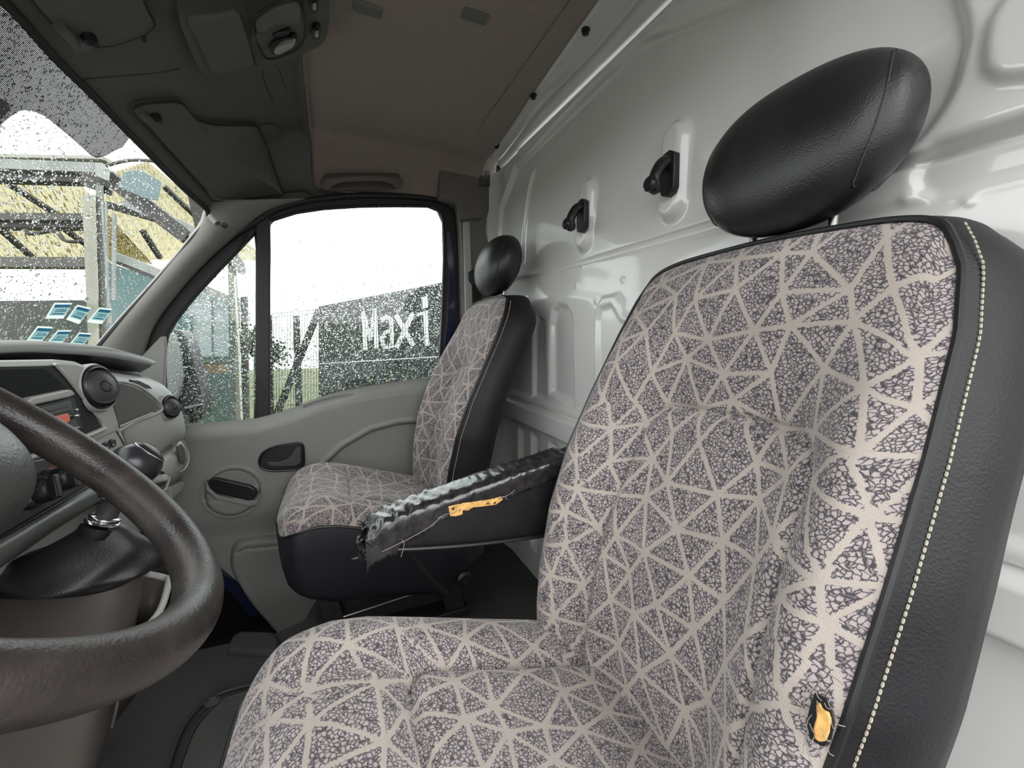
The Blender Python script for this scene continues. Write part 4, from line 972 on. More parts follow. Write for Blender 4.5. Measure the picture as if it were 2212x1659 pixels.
for i in range(5):
    u = 134+i*8; v = 931-i*2.2
    dpl('radio_key', [(u, v), (u+6, v-1.6), (u+6.6, v+2), (u+.6, v+3.6)], XS+.0125, .002, mat('key_grey_%d' % i, (.35, .36, .34), .4), rad, .0003)
MB().tube([P(u, v, X=XS+.004) for u, v in cr([(60, 990), (170, 949), (226, 926)], 4)], .0045, 8).build('frame_bead', M['dashplast'], dash)
# vents
def vent(u, v, X, r, ax, name):
    c = P(u, v, X=X); ax = np.array(ax, float); ax /= np.linalg.norm(ax); t = BASE
    ring = MB().lathe(c, ax, [(r*1.22, -.02), (r*1.22, .002), (r*1.16, .006), (r*1.08, .003), (r*1.04, -.004)], 48).build(name, M['dashplast'], dash, angle=60)
    MB().lathe(c, ax, [(r*1.07, -.012), (r*1.07, .006), (r*1.0, .010), (r*.90, .006), (r*.88, -.006), (.0001, -.006)], 48).build('vent_bezel', M['blackplast'], ring, angle=60)
    a2 = ax+np.array([.10, -.30, .10]); a2 /= np.linalg.norm(a2)
    MB().lathe(c+a2*.002, a2, [(r*.80, -.006), (r*.86, .004), (r*.84, .010), (r*.76, .009), (r*.70, .011), (r*.4, .016), (.0001, .018)], 40).build('vent_flap', M['darkplast'], ring, angle=60)
    MB().lathe(c+a2*.016, a2, [(r*.30, -.004), (r*.30, .003), (r*.24, .004), (r*.20, .001), (.0001, .001)], 24).build('flap_finger_ring', M['blackplast'], ring, angle=60)
vent(209, 838, XS+.006, .037, (1, -.18, .12), 'air_vent')
# passenger side fascia: curved panel over the glove box
def prow(pts, X): return [P(u, v, X=X) for u, v in cr(pts, 8)]
rows = [prow([(205, 800), (250, 806), (300, 812), (345, 830), (368, 850)], -.47), prow([(215, 806), (262, 812), (312, 822), (352, 842), (380, 868)], -.435),
        prow([(232, 826), (266, 830), (312, 844), (352, 870), (392, 896)], -.418), prow([(245, 866), (280, 872), (322, 872), (356, 890), (397, 918)], -.412),
        prow([(258, 908), (290, 912), (326, 912), (360, 916), (398, 928)], -.410), prow([(266, 940), (296, 950), (330, 950), (362, 938), (396, 942)], -.414),
        prow([(274, 970), (300, 985), (330, 978), (360, 958), (392, 950)], -.428), prow([(282, 1000), (305, 1002), (332, 990), (360, 970), (386, 951)], -.450)]
fas = MB().grid(rows).build('glovebox_fascia', M['dashplast'], dash, angle=180, solid=.006, soff=0)
dpl('tray_recess', [(238, 830), (266, 829), (290, 836), (310, 846), (335, 866), (346, 882), (331, 893), (295, 906), (259, 925), (252, 898), (243, 862)], -.404, .004, mat('tray_brown_grey', (.085, .082, .072), .6, bump=('noise', 700, .3)), fas, .001, label='darker lining of the passenger tray')
MB().tube([P(u, v, X=-.404) for u, v in cr([(236, 824), (266, 825), (292, 832), (312, 843), (338, 864), (350, 883), (333, 895), (296, 909), (260, 928)], 4)], .0035, 8).build('tray_rim', M['dashplast'], fas)
MB().tube([P(u, v, X=-.398) for u, v in [(262, 920), (296, 905), (330, 892)]], .0022, 8).build('tray_highlight_lip', M['greyplast'], fas)
vent(365, 880, -.402, .028, (1, -.35, .12), 'air_vent')
dpl('defrost_slot', [(282, 820), (300, 822), (322, 832), (330, 840), (318, 838), (298, 830), (284, 825)], -.412, .004, M['blackplast'], fas, .001)
# lower glove compartment, ring, socket and pocket
low = MB().grid([prow([(276, 1004), (305, 1004), (332, 992), (360, 972), (386, 954), (398, 962)], -.455), prow([(280, 1030), (305, 1030), (336, 1018), (362, 998), (388, 985), (404, 985)], -.440),
                 prow([(280, 1065), (300, 1068), (335, 1050), (360, 1035), (385, 1022), (400, 1012)], -.450), prow([(275, 1100), (290, 1100), (320, 1080), (345, 1064), (370, 1050), (388, 1036)], -.48)]).build('lower_glovebox', M['dashplast'], dash, angle=180, solid=.006, soff=0)
MB().tube([P(u, v, X=-.452) for u, v in cr([(330, 992), (358, 972), (386, 953)], 4)], .0015, 6).build('glovebox_gap', M['blackplast'], low)
dpl('inset_grip', [(382, 964), (392, 958), (400, 970), (402, 990), (398, 1004), (390, 996)], -.432, .004, mat('grip_grey_brown', (.10, .095, .09), .5), low, .002)
MB().tube(cr([P(u, v, X=-.436) for u, v in [(374, 960), (392, 950), (405, 972), (407, 995), (400, 1012), (392, 1018)]], 4), .0028, 8).build('grip_rim', M['dashplast'], low)
MB().lathe(P(347, 1034, X=-.437), (1, -.2, .1), [(.022, -.012), (.022, .001), (.019, .003), (.017, -.004), (.0001, -.004)], 32).build('socket_ring', M['darkplast'], low)
MB().lathe(P(345, 1034, X=-.432), (1, -.3, .2), [(.010, -.01), (.010, .012), (.007, .016), (.0001, .017)], 24).build('socket_plug', M['greyplast'], low)
MB().tube(cr([P(u, v, X=-.430) for u, v in [(340, 1066), (356, 1058), (362, 1046), (366, 1030)]], 4), .003, 8).build('pocket_rim', M['greyplast'], low)
dpl('side_pocket', [(368, 1052), (396, 1040), (399, 1046), (392, 1060), (372, 1078)], -.46, .03, M['dashplast'], low, .002)
# switch plate
sp_ = dpl('switch_plate', [(198, 962), (204, 955), (248, 932), (254, 936), (268, 962), (262, 972), (222, 990), (210, 988)], XS+.004, .004, M['dashplast'], dash, .003)
MB().tube(cr([P(u, v, X=XS+.0045) for u, v in [(198, 962), (204, 955), (248, 932), (254, 936), (268, 962), (262, 972), (222, 990), (210, 988)]], 3, True), .0012, 6, closed=True).build('plate_gap', M['blackplast'], sp_)
for i, (u, v) in enumerate([(222, 970), (233, 963), (246, 957)]):
    dpl('rocker_switch', [(u-5, v-5), (u, v-9), (u+5, v-7), (u+6, v+5), (u+1, v+9), (u-4, v+7)], XS+.010, .006, M['blackplast'], sp_, .001)
    dpl('switch_mark', [(u-2, v+4), (u+2, v+2), (u+3, v+5), (u-1, v+7)], XS+.0112, .002, M['chrome'], sp_, .0003)
# heater panel with knobs
hv = dpl('heater_panel', [(-300, 1130), (0, 1010), (160, 975), (205, 1000), (215, 1035), (0, 1165), (-300, 1330)], XS+.008, .02, M['darkplast'], dash, .004)
for u, v in ((80, 1062), (124, 1038), (163, 1016)):
    c = P(u, v, X=XS+.02); ax = np.array([1, -.05, .25]); ax /= np.linalg.norm(ax)
    k = MB().lathe(c-ax*.008, ax, [(.022, -.004), (.022, .003), (.020, .006), (.0185, .010), (.0001, .010)], 36).build('heater_dial', M['steel'], hv, angle=50)
    MB().lathe(c, ax, [(.0185, 0), (.018, .014), (.015, .018), (.0001, .018)], 36).build('dial_cap', M['blackplast'], k, angle=50)
    sd = np.cross(ax, (0, .35, 1)); sd /= np.linalg.norm(sd); MB().box(c+ax*.018, (.005, .017, .006), (sd, np.cross(ax, sd), ax)).build('dial_grip', M['blackplast'], k, bevel=.002)
dpl('dial_mark', [(105, 1012), (118, 1004), (124, 1010), (108, 1020)], XS+.0095, .002, mat('dull_red_mark', (.30, .06, .04), .5), hv, .0003)
# rail under the heater panel
rl_ = MB(); pa, pb, pc_ = [(-300, 1352), (0, 1172), (110, 1106), (205, 1050)], [(-300, 1372), (0, 1186), (110, 1118), (212, 1060)], [(-300, 1420), (0, 1215), (110, 1140), (215, 1075)]
rl_.grid([[P(u, v, X=-.40) for u, v in pa], [P(u, v, X=-.382) for u, v in [(x, y+3) for x, y in pa]], [P(u, v, X=-.378) for u, v in pb], [P(u, v, X=-.395) for u, v in pc_], [P(u, v+6, X=-.44) for u, v in pc_]])
rl_.build('lower_rail', mat('rail_grey', (.13, .135, .125), .38), dash, angle=180, solid=.004, soff=-1)
# pale lower console face behind the lever, and its side cheek
dpl('console_face', [(-200, 1420), (0, 1212), (120, 1135), (205, 1078), (240, 1062), (262, 1080), (262, 1200), (150, 1260), (-200, 1300)], -.425, .05, M['dashplast'], dash, .006)
chk = MB().grid([[P(u, v, X=x) for u, v, x in r] for r in ([(232, 1062, -.40), (232, 1120, -.39), (236, 1180, -.38), (240, 1240, -.37)], [(262, 1050, -.42), (285, 1100, -.42), (292, 1160, -.41), (294, 1235, -.40)], [(282, 1012, -.47), (300, 1090, -.47), (302, 1160, -.47), (300, 1235, -.47)])]).build('console_cheek', M['doorplast'], dash, angle=180, solid=.004, soff=0)

# ================================================================== GEAR CONSOLE AND LEVER
gc = thing('gear_console', (-.45, .72, -.9), 'rounded warm grey pedestal under the gear lever boot', 'gear console')
out_t = cr([P(u, v, Z=-.372) for u, v in [(-250, 1290), (-80, 1292), (60, 1294), (150, 1289), (225, 1275), (275, 1254), (306, 1228), (308, 1200), (285, 1175), (230, 1150), (150, 1140), (40, 1140), (-150, 1150)]], 5, True)
cc_ = out_t.mean(0); rings = []
for z, s_, dx in ((-.362, .90, 0), (-.368, .97, 0), (-.380, 1.0, 0), (-.42, .985, -.005), (-.52, .93, -.02), (-.64, .84, -.045), (-.78, .74, -.075), (-.90, .68, -.10)):
    r = cc_+(out_t-cc_)*s_; r[:, 2] = z; r[:, 0] += dx; rings.append(r)
MB().ring(rings).build('pedestal', M['tan'], gc, angle=180)
# side bin
bn = MB()
q = {k: P(*v) for k, v in {}.items()}
rimp = [P(298, 1238, Y=.86), P(316, 1240, Y=.90), P(355, 1248, Y=.90), P(364, 1258, Y=.88), P(345, 1320, Y=.82), P(300, 1372, Y=.76), P(284, 1388, Y=.74), P(280, 1396, Y=.72)]
MB().tube(cr(rimp, 5), .0055, 10).build('bin_rim', M['greyplast'], gc)
dn = [p+np.array([-.03, -.0, -.12]) for p in rimp]
MB().grid([rimp, dn]).build('bin_wall', M['tan'], gc, solid=.003, soff=0, angle=180)
# boot and lever
gl_ = thing('gear_lever', P(150, 1230, Z=-.362), 'black gear lever with round knob and folded leather boot', 'gear lever')
fo_ = cr([P(u, v, Z=-.360) for u, v in [(-180, 1268), (-60, 1272), (60, 1276), (150, 1272), (215, 1262), (262, 1246), (292, 1224), (294, 1200), (270, 1180), (215, 1162), (150, 1156), (40, 1160), (-100, 1175)]], 5, True)
cb = fo_.mean(0); rg_ = []
for z, s_ in ((-.372, 1.03), (-.362, 1.035), (-.348, 1.02), (-.338, .96), (-.334, .86), (-.338, .74), (-.345, .64)):
    r = cb+(fo_-cb)*s_; r[:, 2] = z; rg_.append(r)
top_c = P(216, 1138, Y=.76)
base_c = P(165, 1228, Z=-.345); n_ = len(fo_)
for i, s_ in enumerate(np.linspace(0, 1, 16)):
    c = base_c*(1-s_)+top_c*s_+np.array([.012*math.sin(s_*3), 0, 0]); ra = .075*(1-s_)**1.15+.021; rr_ = []
    for j in range(n_):
        d = fo_[j]-cb; an = math.atan2(d[1], d[0]); fold = 1+.10*math.sin(an*3+s_*5)*(1-s_)+.05*math.sin(an*7-s_*9)*(1-s_)
        rr_.append(c+np.array([ra*fold*math.cos(an)*1.15, ra*fold*math.sin(an)*.72, -ra*.18*math.cos(an)]))
    rg_.append(rr_)
MB().ring(rg_).build('boot', mat('boot_black_leather', (.020, .020, .023), .42, bump=('vor', 500, .5), var=(18, .3)), gl_, angle=180)
kn = P(291, 1004, Y=.775); ax = kn-top_c; ax /= np.linalg.norm(ax)
MB().lathe(top_c, ax, [(.0215, -.012), (.0225, -.004), (.0215, .002), (.0001, .002)], 28).build('boot_band', M['leather'], gl_)
MB().lathe(top_c+ax*.004, ax, [(.0195, 0), (.0215, .003), (.0195, .006), (.018, .006), (.0195, .0095), (.018, .012), (.0001, .012)], 32).build('chrome_collar', M['chrome'], gl_, angle=60)
Lk = np.linalg.norm(kn-top_c)
MB().lathe(top_c, ax, [(.014, .010), (.013, .025), (.016, .045), (.021, Lk-.042), (.022, Lk-.03), (.0001, Lk-.03)], 28).build('shaft_sleeve', M['darkplast'], gl_)
MB().lathe(top_c+ax*(Lk-.052), ax, [(.0215, 0), (.0225, .002), (.0215, .004), (.0001, .004)], 28).build('chrome_ring', M['chrome'], gl_)
kr = [(.033*math.cos(a), .033*math.sin(a)*.98) for a in np.linspace(-math.pi/2, math.pi/2, 24)]
MB().lathe(kn, ax, [(max(r, .0001), h) for r, h in kr], 40).build('knob', mat('satin_black_knob', (.022, .022, .027), .28), gl_, angle=180)
# shift pattern cap with chrome rim, set into the top of the knob
ca = ax*.55+np.array([.55, .18, .62]); ca = np.array([.62, .25, .60]); ca /= np.linalg.norm(ca)
cp_ = MB().lathe(kn, ca, [(.0235, .0225), (.0225, .0255), (.016, .0300), (.008, .0325), (.0001, .0335)], 36).build('pattern_cap', M['blackplast'], gl_, angle=60)
MB().tube([kn+ca*.0243+.0230*(math.cos(t_)*np.cross(ca, (0, 1, 0))/np.linalg.norm(np.cross(ca, (0, 1, 0)))+math.sin(t_)*np.cross(ca, np.cross(ca, (0, 1, 0))/np.linalg.norm(np.cross(ca, (0, 1, 0))))) for t_ in np.linspace(0, 2*math.pi, 40, endpoint=False)], .0009, 8, closed=True).build('cap_rim', M['chrome'], cp_)
e1 = np.cross(ca, (0, 1, 0)); e1 /= np.linalg.norm(e1); e2 = np.cross(ca, e1)
mk = MB()
for a, b in (((-.008, -.006), (-.008, .006)), ((0, -.006), (0, .006)), ((.008, -.006), (.008, .006)), ((-.008, 0), (.008, 0))):
    h = lambda p: kn+ca*(.0335-.0000-.9*(p[0]**2+p[1]**2)*18)+e1*p[0]+e2*p[1]
    mk.tube([h(a), h(((a[0]+b[0])/2, (a[1]+b[1])/2)), h(b)], .0006, 6)
mk.build('shift_pattern', M['chrome'], cp_)

# ================================================================== WINDSCREEN
gy = np.linspace(.1, 1.64, 50); G = []
for z in np.linspace(-.35, .60, 40):
    G.append([(wsx(y, z), y, z) for y in gy])
# clip upper edge under the header: keep the glass to the header line
gl = []
for row in G:
    gl.append(row)
W3 = MB().grid(gl).build('window_3', M['glass'], angle=180); tag(W3, kind='structure')
def wplate(name, px, m, off, parent, t=.0012, n=1, uv=False, dens=10, **k):
    """thin printed or stuck layer that follows the curved glass"""
    u0, u1 = min(p[0] for p in px), max(p[0] for p in px); v0, v1 = min(p[1] for p in px), max(p[1] for p in px)
    mb_ = relief(name, np.arange(u0-dens, u1+dens*1.5, dens), np.arange(v0-dens, v1+dens*1.5, dens),
                 lambda a, b: np.array([[(lambda q: q+off*np.array([.83, 0, -.56]))(wsp(x, y)) for x, y in zip(ra, rb_)] for ra, rb_ in zip(a, b)]), px, m, parent, angle=180, **k)
    return mb_
fr = wplate('sun_band', [(-160, -260), (18, 14), (110, 118), (200, 206), (300, 311), (270, 314), (242, 326), (216, 342), (198, 338), (150, 295), (95, 250), (68, 238), (40, 236), (10, 258), (-60, 330), (-160, 420)], M['frit'], .002, W3, dens=16)
me = fr.data; ul = me.uv_layers.new(name='flat'); li = np.zeros(len(me.loops), int); me.loops.foreach_get('vertex_index', li); co = np.zeros(len(me.vertices)*3); me.vertices.foreach_get('co', co); co = co.reshape(-1, 3)
ul.data.foreach_set('uv', np.stack([co[:, 1], np.hypot(co[:, 2], co[:, 0]*0)*1.2], 1)[li].astype(np.float32).ravel())
# rear view mirror edge at the left border
mr_ = thing('rear_view_mirror', wsp(5, 235)+np.array([.05, 0, 0]), 'dark edge of the inside mirror at the left border of the windscreen', 'mirror')
MB().prism([P(u, v, D=1.15) for u, v in [(-120, 215), (0, 211), (14, 218), (22, 228), (24, 236), (10, 250), (0, 258), (-120, 300)]], ray(0, 230)*.02).build('mirror_housing', mat('mirror_brown_black', (.03, .024, .022), .4), mr_, bevel=.003)
# sticker sheet on the windscreen
stk = [[(112, 652), (152, 652), (132, 686), (92, 686)], [(162, 656), (192, 663), (166, 698), (138, 688)], [(210, 662), (238, 665), (216, 698), (183, 694)],
       [(76, 702), (110, 704), (82, 740), (48, 738)], [(120, 711), (150, 711), (128, 742), (94, 741)], [(166, 716), (194, 718), (174, 747), (143, 744)]]
sheet = [(128, 640), (170, 650), (240, 664), (242, 675), (218, 705), (208, 706), (184, 748), (40, 741), (80, 690), (92, 678)]
sh_ = wplate('sticker_sheet', sheet, glassmat('plastic_sleeve', (.84, .88, .86)), .003, None, dens=6); tag(sh_, 'clear plastic sleeve stuck on the lower windscreen, holding six blue labels', 'sticker sleeve')
blue = mat('label_pale_blue', (.28, .42, .46), .6); blue2 = mat('label_blue', (.07, .20, .36), .6); cream = mat('label_cream', (.55, .60, .55), .6)
for m_ in (blue, blue2, cream):                    # thin paper: daylight shines through it
    nt_ = m_.node_tree; t_ = nt_.nodes.new('ShaderNodeBsdfTranslucent'); b_n = nt_.nodes['Principled BSDF']; t_.inputs[0].default_value = [min(1, c*1.5) for c in b_n.inputs['Base Color'].default_value[:3]]+[1]
    x_ = nt_.nodes.new('ShaderNodeMixShader'); x_.inputs[0].default_value = .7; nt_.links.new(b_n.outputs[0], x_.inputs[1]); nt_.links.new(t_.outputs[0], x_.inputs[2]); nt_.links.new(x_.outputs[0], nt_.nodes['Material Output'].inputs[0])
def bil(q, s_, t_): q = [np.array(p, float) for p in q]; return (q[0]*(1-s_)+q[1]*s_)*(1-t_)+(q[3]*(1-s_)+q[2]*s_)*t_
txt = ['2086', '2095', '5802', '2034', '2022', '2021']
def wquad(name, q, m, off, parent):
    G = []
    for t_ in np.linspace(0, 1, 6):
        G.append([wsp(*bil(q, a, t_))+off*np.array([.83, 0, -.56]) for a in np.linspace(0, 1, 5)])
    return MB().grid(G).build(name, m, parent, angle=180)
where = ['top left', 'top middle', 'top right', 'bottom left', 'bottom middle', 'bottom right']
def text_mesh(s_, bold=True):
    cu_ = bpy.data.curves.new('t', 'FONT'); cu_.body = s_; cu_.size = 1; cu_.offset = .015 if bold else 0
    o = bpy.data.objects.new('t', cu_); COL.objects.link(o); dg = bpy.context.evaluated_depsgraph_get()
    me_ = bpy.data.meshes.new_from_object(o.evaluated_get(dg)); V = np.array([v.co[:] for v in me_.vertices]); Fs = [tuple(p.vertices) for p in me_.polygons]
    bpy.data.objects.remove(o); bpy.data.curves.remove(cu_); return V, Fs
for i, q in enumerate(stk):
    quad = lambda s0, s1, t0, t1: [tuple(bil(q, s0, t0)), tuple(bil(q, s1, t0)), tuple(bil(q, s1, t1)), tuple(bil(q, s0, t1))]
    o = wquad('insurance_label', q, cream, .005, None)
    tag(o, 'small blue and cream paper label on windscreen, %s of the six' % where[i], 'label', 'paper labels in the windscreen sleeve')
    wquad('blue_field', quad(.06, .94, .08, .78), blue, .006, o); wquad('header_stripe', quad(.06, .94, .08, .26), blue2, .0068, o)
    V, Fs = text_mesh(txt[i]); V[:, 0] = (V[:, 0]-V[:, 0].min())/(np.ptp(V[:, 0])); V[:, 1] = (V[:, 1]-V[:, 1].min())/np.ptp(V[:, 1])
    W_ = [wsp(*bil(q, .22+.62*a, .55-.20*b))+.0075*np.array([.83, 0, -.56]) for a, b, _ in V]
    obj('printed_number', W_, Fs, blue2, o, sm=False)
    wquad('text_line', quad(.15, .8, .63, .70), blue2, .0072, o)

# ---- rain on the glass (countless: one object per pane)
ico = [(math.cos(a)*math.cos(e), math.sin(a)*math.cos(e), math.sin(e)) for e in (0, .75) for a in np.linspace(0, 2*math.pi, 7, endpoint=False)]+[(0, 0, 1)]
icf = [(j, (j+1) % 7, 7+(j+1) % 7, 7+j) for j in range(7)]+[(7+j, 7+(j+1) % 7, 14) for j in range(7)]
def drops(name, pos, nrm, rad, parent, streak=None):
    n = len(pos); nrm = np.broadcast_to(nrm, (n, 3)); V = []; F_ = []
    up = np.array([0, 0, 1.]); e1 = np.cross(up, nrm); e1 /= np.linalg.norm(e1, axis=1)[:, None]; e2 = np.cross(nrm, e1)
    I = np.array(ico); asp = RNG.uniform(.8, 1.5, n) if streak is None else streak
    V = pos[:, None]+rad[:, None, None]*(I[None, :, 0:1]*e1[:, None]+I[None, :, 1:2]*e2[:, None]*asp[:, None, None]+.55*I[None, :, 2:3]*nrm[:, None])
    V = V.reshape(-1, 3); base = BASE[parent.name]
    for k in range(n): F_ += [tuple(15*k+i for i in f) for f in icf]
    me_ = bpy.data.meshes.new(name); me_.from_pydata((V-base).tolist(), [], F_); me_.materials.append(M['drop'])
    me_.polygons.foreach_set('use_smooth', [True]*len(me_.polygons))
    o = bpy.data.objects.new(name, me_); COL.objects.link(o); o.parent = parent; BASE[o.name] = base; o['kind'] = 'stuff'; return o
def sample(poly, n, seed):
    rg = np.random.default_rng(seed); p = np.array(poly); lo, hi = p.min(0), p.max(0); out = np.zeros((0, 2))
    while len(out) < n:
        q = rg.uniform(lo, hi, (n, 2)); out = np.vstack([out, q[inpoly(q[:, 0], q[:, 1], poly)]])
    return out[:n]
s1 = sample(wp, 15000, 1); drops('raindrops', np.stack([s1[:, 0], np.full(15000, YD+.0105), s1[:, 1]], 1), np.array([0, 1., 0]), RNG.gamma(2.0, .00048, 15000)+.0005, w1)
s2 = sample(qp, 3600, 2); drops('raindrops', np.stack([s2[:, 0], np.full(3600, YD+.0105), s2[:, 1]], 1), np.array([0, 1., 0]), RNG.gamma(2.0, .00048, 3600)+.0006, w2)
wpx = [(-60, -60), (18, 14), (200, 206), (300, 311), (440, 446), (440, 470), (330, 610), (205, 750), (-60, 750)]
s3 = sample(wpx, 7000, 3); p3 = np.array([wsp(*q) for q in s3]); p3 -= np.array([.83, 0, -.56])*.001
drops('raindrops', p3, np.array([-.83, 0, .56]), (RNG.gamma(2.0, .00045, 7000)+.0006), W3)

# ================================================================== OUTSIDE
GS = .058
def gz(y): return -1.62-GS*(y-0)
def gnd(u, v): return hit(u, v, lambda p: p[2]-gz(p[1]), 1.0, 90)
def ground_mat():
    m = mat('meadow_and_gravel', (0.062, 0.0744, 0.031), .95, var=(.6, .3)); nt = m.node_tree; N = nt.nodes; L = nt.links; b = N['Principled BSDF']
    tc = N.new('ShaderNodeTexCoord'); n = N.new('ShaderNodeTexNoise'); n.inputs['Scale'].default_value = .35; n.inputs['Detail'].default_value = 8; L.new(tc.outputs['Object'], n.inputs['Vector'])
    r = N.new('ShaderNodeValToRGB'); e = r.color_ramp.elements; e[0].position = .35; e[0].color = (.065, .085, .025, 1); e[1].position = .65; e[1].color = (.13, .125, .05, 1)
    L.new(n.outputs['Fac'], r.inputs[0]); L.new(r.outputs[0], b.inputs['Base Color']); return m
ys_ = np.linspace(-60, 140, 41); xs_ = np.linspace(-90, 90, 31)
gr = MB().grid([[(x, y, gz(y)) for x in xs_] for y in ys_]).build('ground', ground_mat(), angle=180); tag(gr, kind='structure')
tar = MB().grid([[(x, y, gz(y)+.01) for x in np.linspace(-14, 8, 12)] for y in np.linspace(-16, 5, 8)]).build('yard_paving', mat('wet_dark_tarmac', (0.031, 0.0322, 0.0322), .5, var=(2, .3)), angle=180); tag(tar, kind='structure')

def boxpx(mb, px, D0, depth):
    """solid from an outline at its distance, extruded away from the van"""
    mb.prism([P(u, v, D=(D0 if np.isscalar(D0) else d)) for (u, v), d in zip(px, D0 if not np.isscalar(D0) else [0]*len(px))], (lambda r: r/np.linalg.norm(r))(ray(sum(q[0] for q in px)/len(px), sum(q[1] for q in px)/len(px)))*depth); return mb
def barpx(mb, a, b, w, D0, D1, dep): 
    p, q = P(*a, D=D0), P(*b, D=D1); d = (q-p)/np.linalg.norm(q-p); dp_ = D0/FPX
    up = np.cross(d, CF); up /= np.linalg.norm(up); mb.bar(p+CF*dep/2, q+CF*dep/2, dep, w*(D0+D1)/2/FPX, up); return mb
# --- canopy seen through the windscreen
steel_l = mat('pale_galvanised_steel', (0.2108, 0.2232, 0.2108), .5, var=(3, .15)); steel_d = mat('dark_weathered_steel', (0.0341, 0.031, 0.0279), .6, var=(5, .3)); steel_m = mat('grey_brown_steel', (0.0992, 0.093, 0.0837), .6, var=(4, .15))
cream_c = mat('cream_column_paint', (0.2604, 0.2542, 0.2046), .6, var=(4, .1))
def sheet_mat():
    m = mat('aged_yellow_roof_sheet', (0.31, 0.2852, 0.1612), .7); nt = m.node_tree; N = nt.nodes; L = nt.links; b = N['Principled BSDF']; tc = N.new('ShaderNodeTexCoord')
    mp = N.new('ShaderNodeMapping'); mp.inputs['Rotation'].default_value = (0, 0, 0); mp.inputs['Scale'].default_value = (7, 1.0, 1.0); uv = N.new('ShaderNodeUVMap'); uv.uv_map = 'flat'
    L.new(uv.outputs[0], mp.inputs[0]); n = N.new('ShaderNodeTexNoise'); n.inputs['Scale'].default_value = 5; n.inputs['Detail'].default_value = 7; L.new(mp.outputs[0], n.inputs['Vector'])
    r = N.new('ShaderNodeValToRGB'); e = r.color_ramp.elements; e[0].position = .40; e[0].color = (.13, .095, .035, 1); e[1].position = .48; e[1].color = (.50, .46, .30, 1); L.new(n.outputs['Fac'], r.inputs[0]); L.new(r.outputs[0], b.inputs['Base Color'])
    b.inputs['Transmission Weight'].default_value = 0
    # translucent sheet: daylight from above shows through
    tr = N.new('ShaderNodeBsdfTranslucent'); L.new(r.outputs[0], tr.inputs[0]); mx = N.new('ShaderNodeMixShader'); mx.inputs[0].default_value = .75
    L.new(b.outputs[0], mx.inputs[1]); L.new(tr.outputs[0], mx.inputs[2]); L.new(mx.outputs[0], N['Material Output'].inputs[0]); return m
SM = sheet_mat()
can = thing('canopy', gnd(208, 1100), 'steel canopy with aged yellow corrugated roof sheets seen through the windscreen', 'canopy')
def sheetpx(name, q, D, par, n=70, waves=26):
    """corrugated sheet spanning four picture corners with own depths; returns object"""
    c = [P(u, v, D=d) for (u, v), d in zip(q, D)]; G = []; UVs = []
    nn = np.cross(c[1]-c[0], c[3]-c[0]); nn /= np.linalg.norm(nn)
    S = np.linspace(0, 1, waves*8+1); T = np.linspace(0, 1, 10)
    for t_ in T:
        G.append([(c[0]*(1-s_)+c[1]*s_)*(1-t_)+(c[3]*(1-s_)+c[2]*s_)*t_+nn*.03*math.sin(s_*waves*2*math.pi) for s_ in S]); UVs.append([(s_*6, t_*4) for s_ in S])
    o = MB().grid(G).build(name, SM, par, angle=180); me_ = o.data; ul = me_.uv_layers.new(name='flat'); li = np.zeros(len(me_.loops), int); me_.loops.foreach_get('vertex_index', li)
    co = np.zeros(len(me_.vertices)*3); me_.vertices.foreach_get('co', co); co = co.reshape(-1, 3)+BASE[par.name]
    a, b_ = c[1]-c[0], c[3]-c[0]; A = np.stack([a, b_], 1); st_ = np.linalg.lstsq(A, (co-c[0]).T, rcond=None)[0].T
    ul.data.foreach_set('uv', (st_*np.array([6, 3]))[li].astype(np.float32).ravel()); return o
sheetpx('roof_sheet', [(-330, 300), (150, 372), (330, 570), (-120, 562)], [9.5, 9.5, 12, 12], can, waves=34)
sheetpx('roof_sheet', [(205, 384), (318, 348), (580, 562), (228, 562)], [9.6, 9.6, 12, 12], can, waves=14)
def cpart(name, m, *bars):
    for a, b, w, D0, D1, dep in bars: barpx(MB(), a, b, w, D0, D1, dep).build(name, m, can, bevel=.01)
cpart('beam', steel_l, ((-300, 341), (216, 362), 22, 7.6, 7.6, .12))
cpart('gutter', mat('off_white_gutter', (0.279, 0.2728, 0.2356), .5), ((-300, 330), (222, 340), 8, 7.7, 7.7, .2))
cpart('beam', steel_d, ((-300, 368), (218, 384), 21, 7.7, 7.7, .2))
cpart('beam', steel_m, ((-300, 464), (182, 468), 16, 8.4, 8.4, .1))
cpart('beam', steel_d, ((-300, 482), (182, 484), 16, 8.5, 8.5, .2))
cpart('beam', steel_m, ((-300, 564), (186, 566), 22, 8.8, 8.8, .2))
cpart('rafter', steel_d, ((15, 396), (118, 462), 11, 8.9, 9.6, .1), ((-6, 492), (66, 556), 11, 9.4, 10, .1), ((136, 494), (200, 540), 10, 9.4, 10, .1), ((303, 496), (342, 556), 9, 9.4, 10, .1), ((350, 400), (432, 478), 9, 8.8, 9.6, .1), ((-120, 396), (-20, 470), 11, 8.9, 9.6, .1))
cpart('diagonal_beam', steel_d, ((218, 372), (402, 512), 30, 7.5, 7.2, .14), ((225, 440), (330, 470), 14, 8.2, 8.2, .1))
cpart('diagonal_beam', mat('pale_grey_beam', (0.186, 0.1984, 0.1922), .5, var=(3, .1)), ((268, 432), (425, 505), 24, 7.4, 7.2, .16))
cpart('lower_beam', steel_l, ((246, 552), (352, 594), 18, 7.6, 7.2, .14))
cpart('lower_beam', steel_d, ((250, 567), (340, 603), 6, 7.6, 7.2, .10))
col_ = MB(); boxpx(col_, [(177, 420), (206, 420), (216, 760), (191, 760)], 7.4, .2); col_.build('column', cream_c, can, bevel=.01)
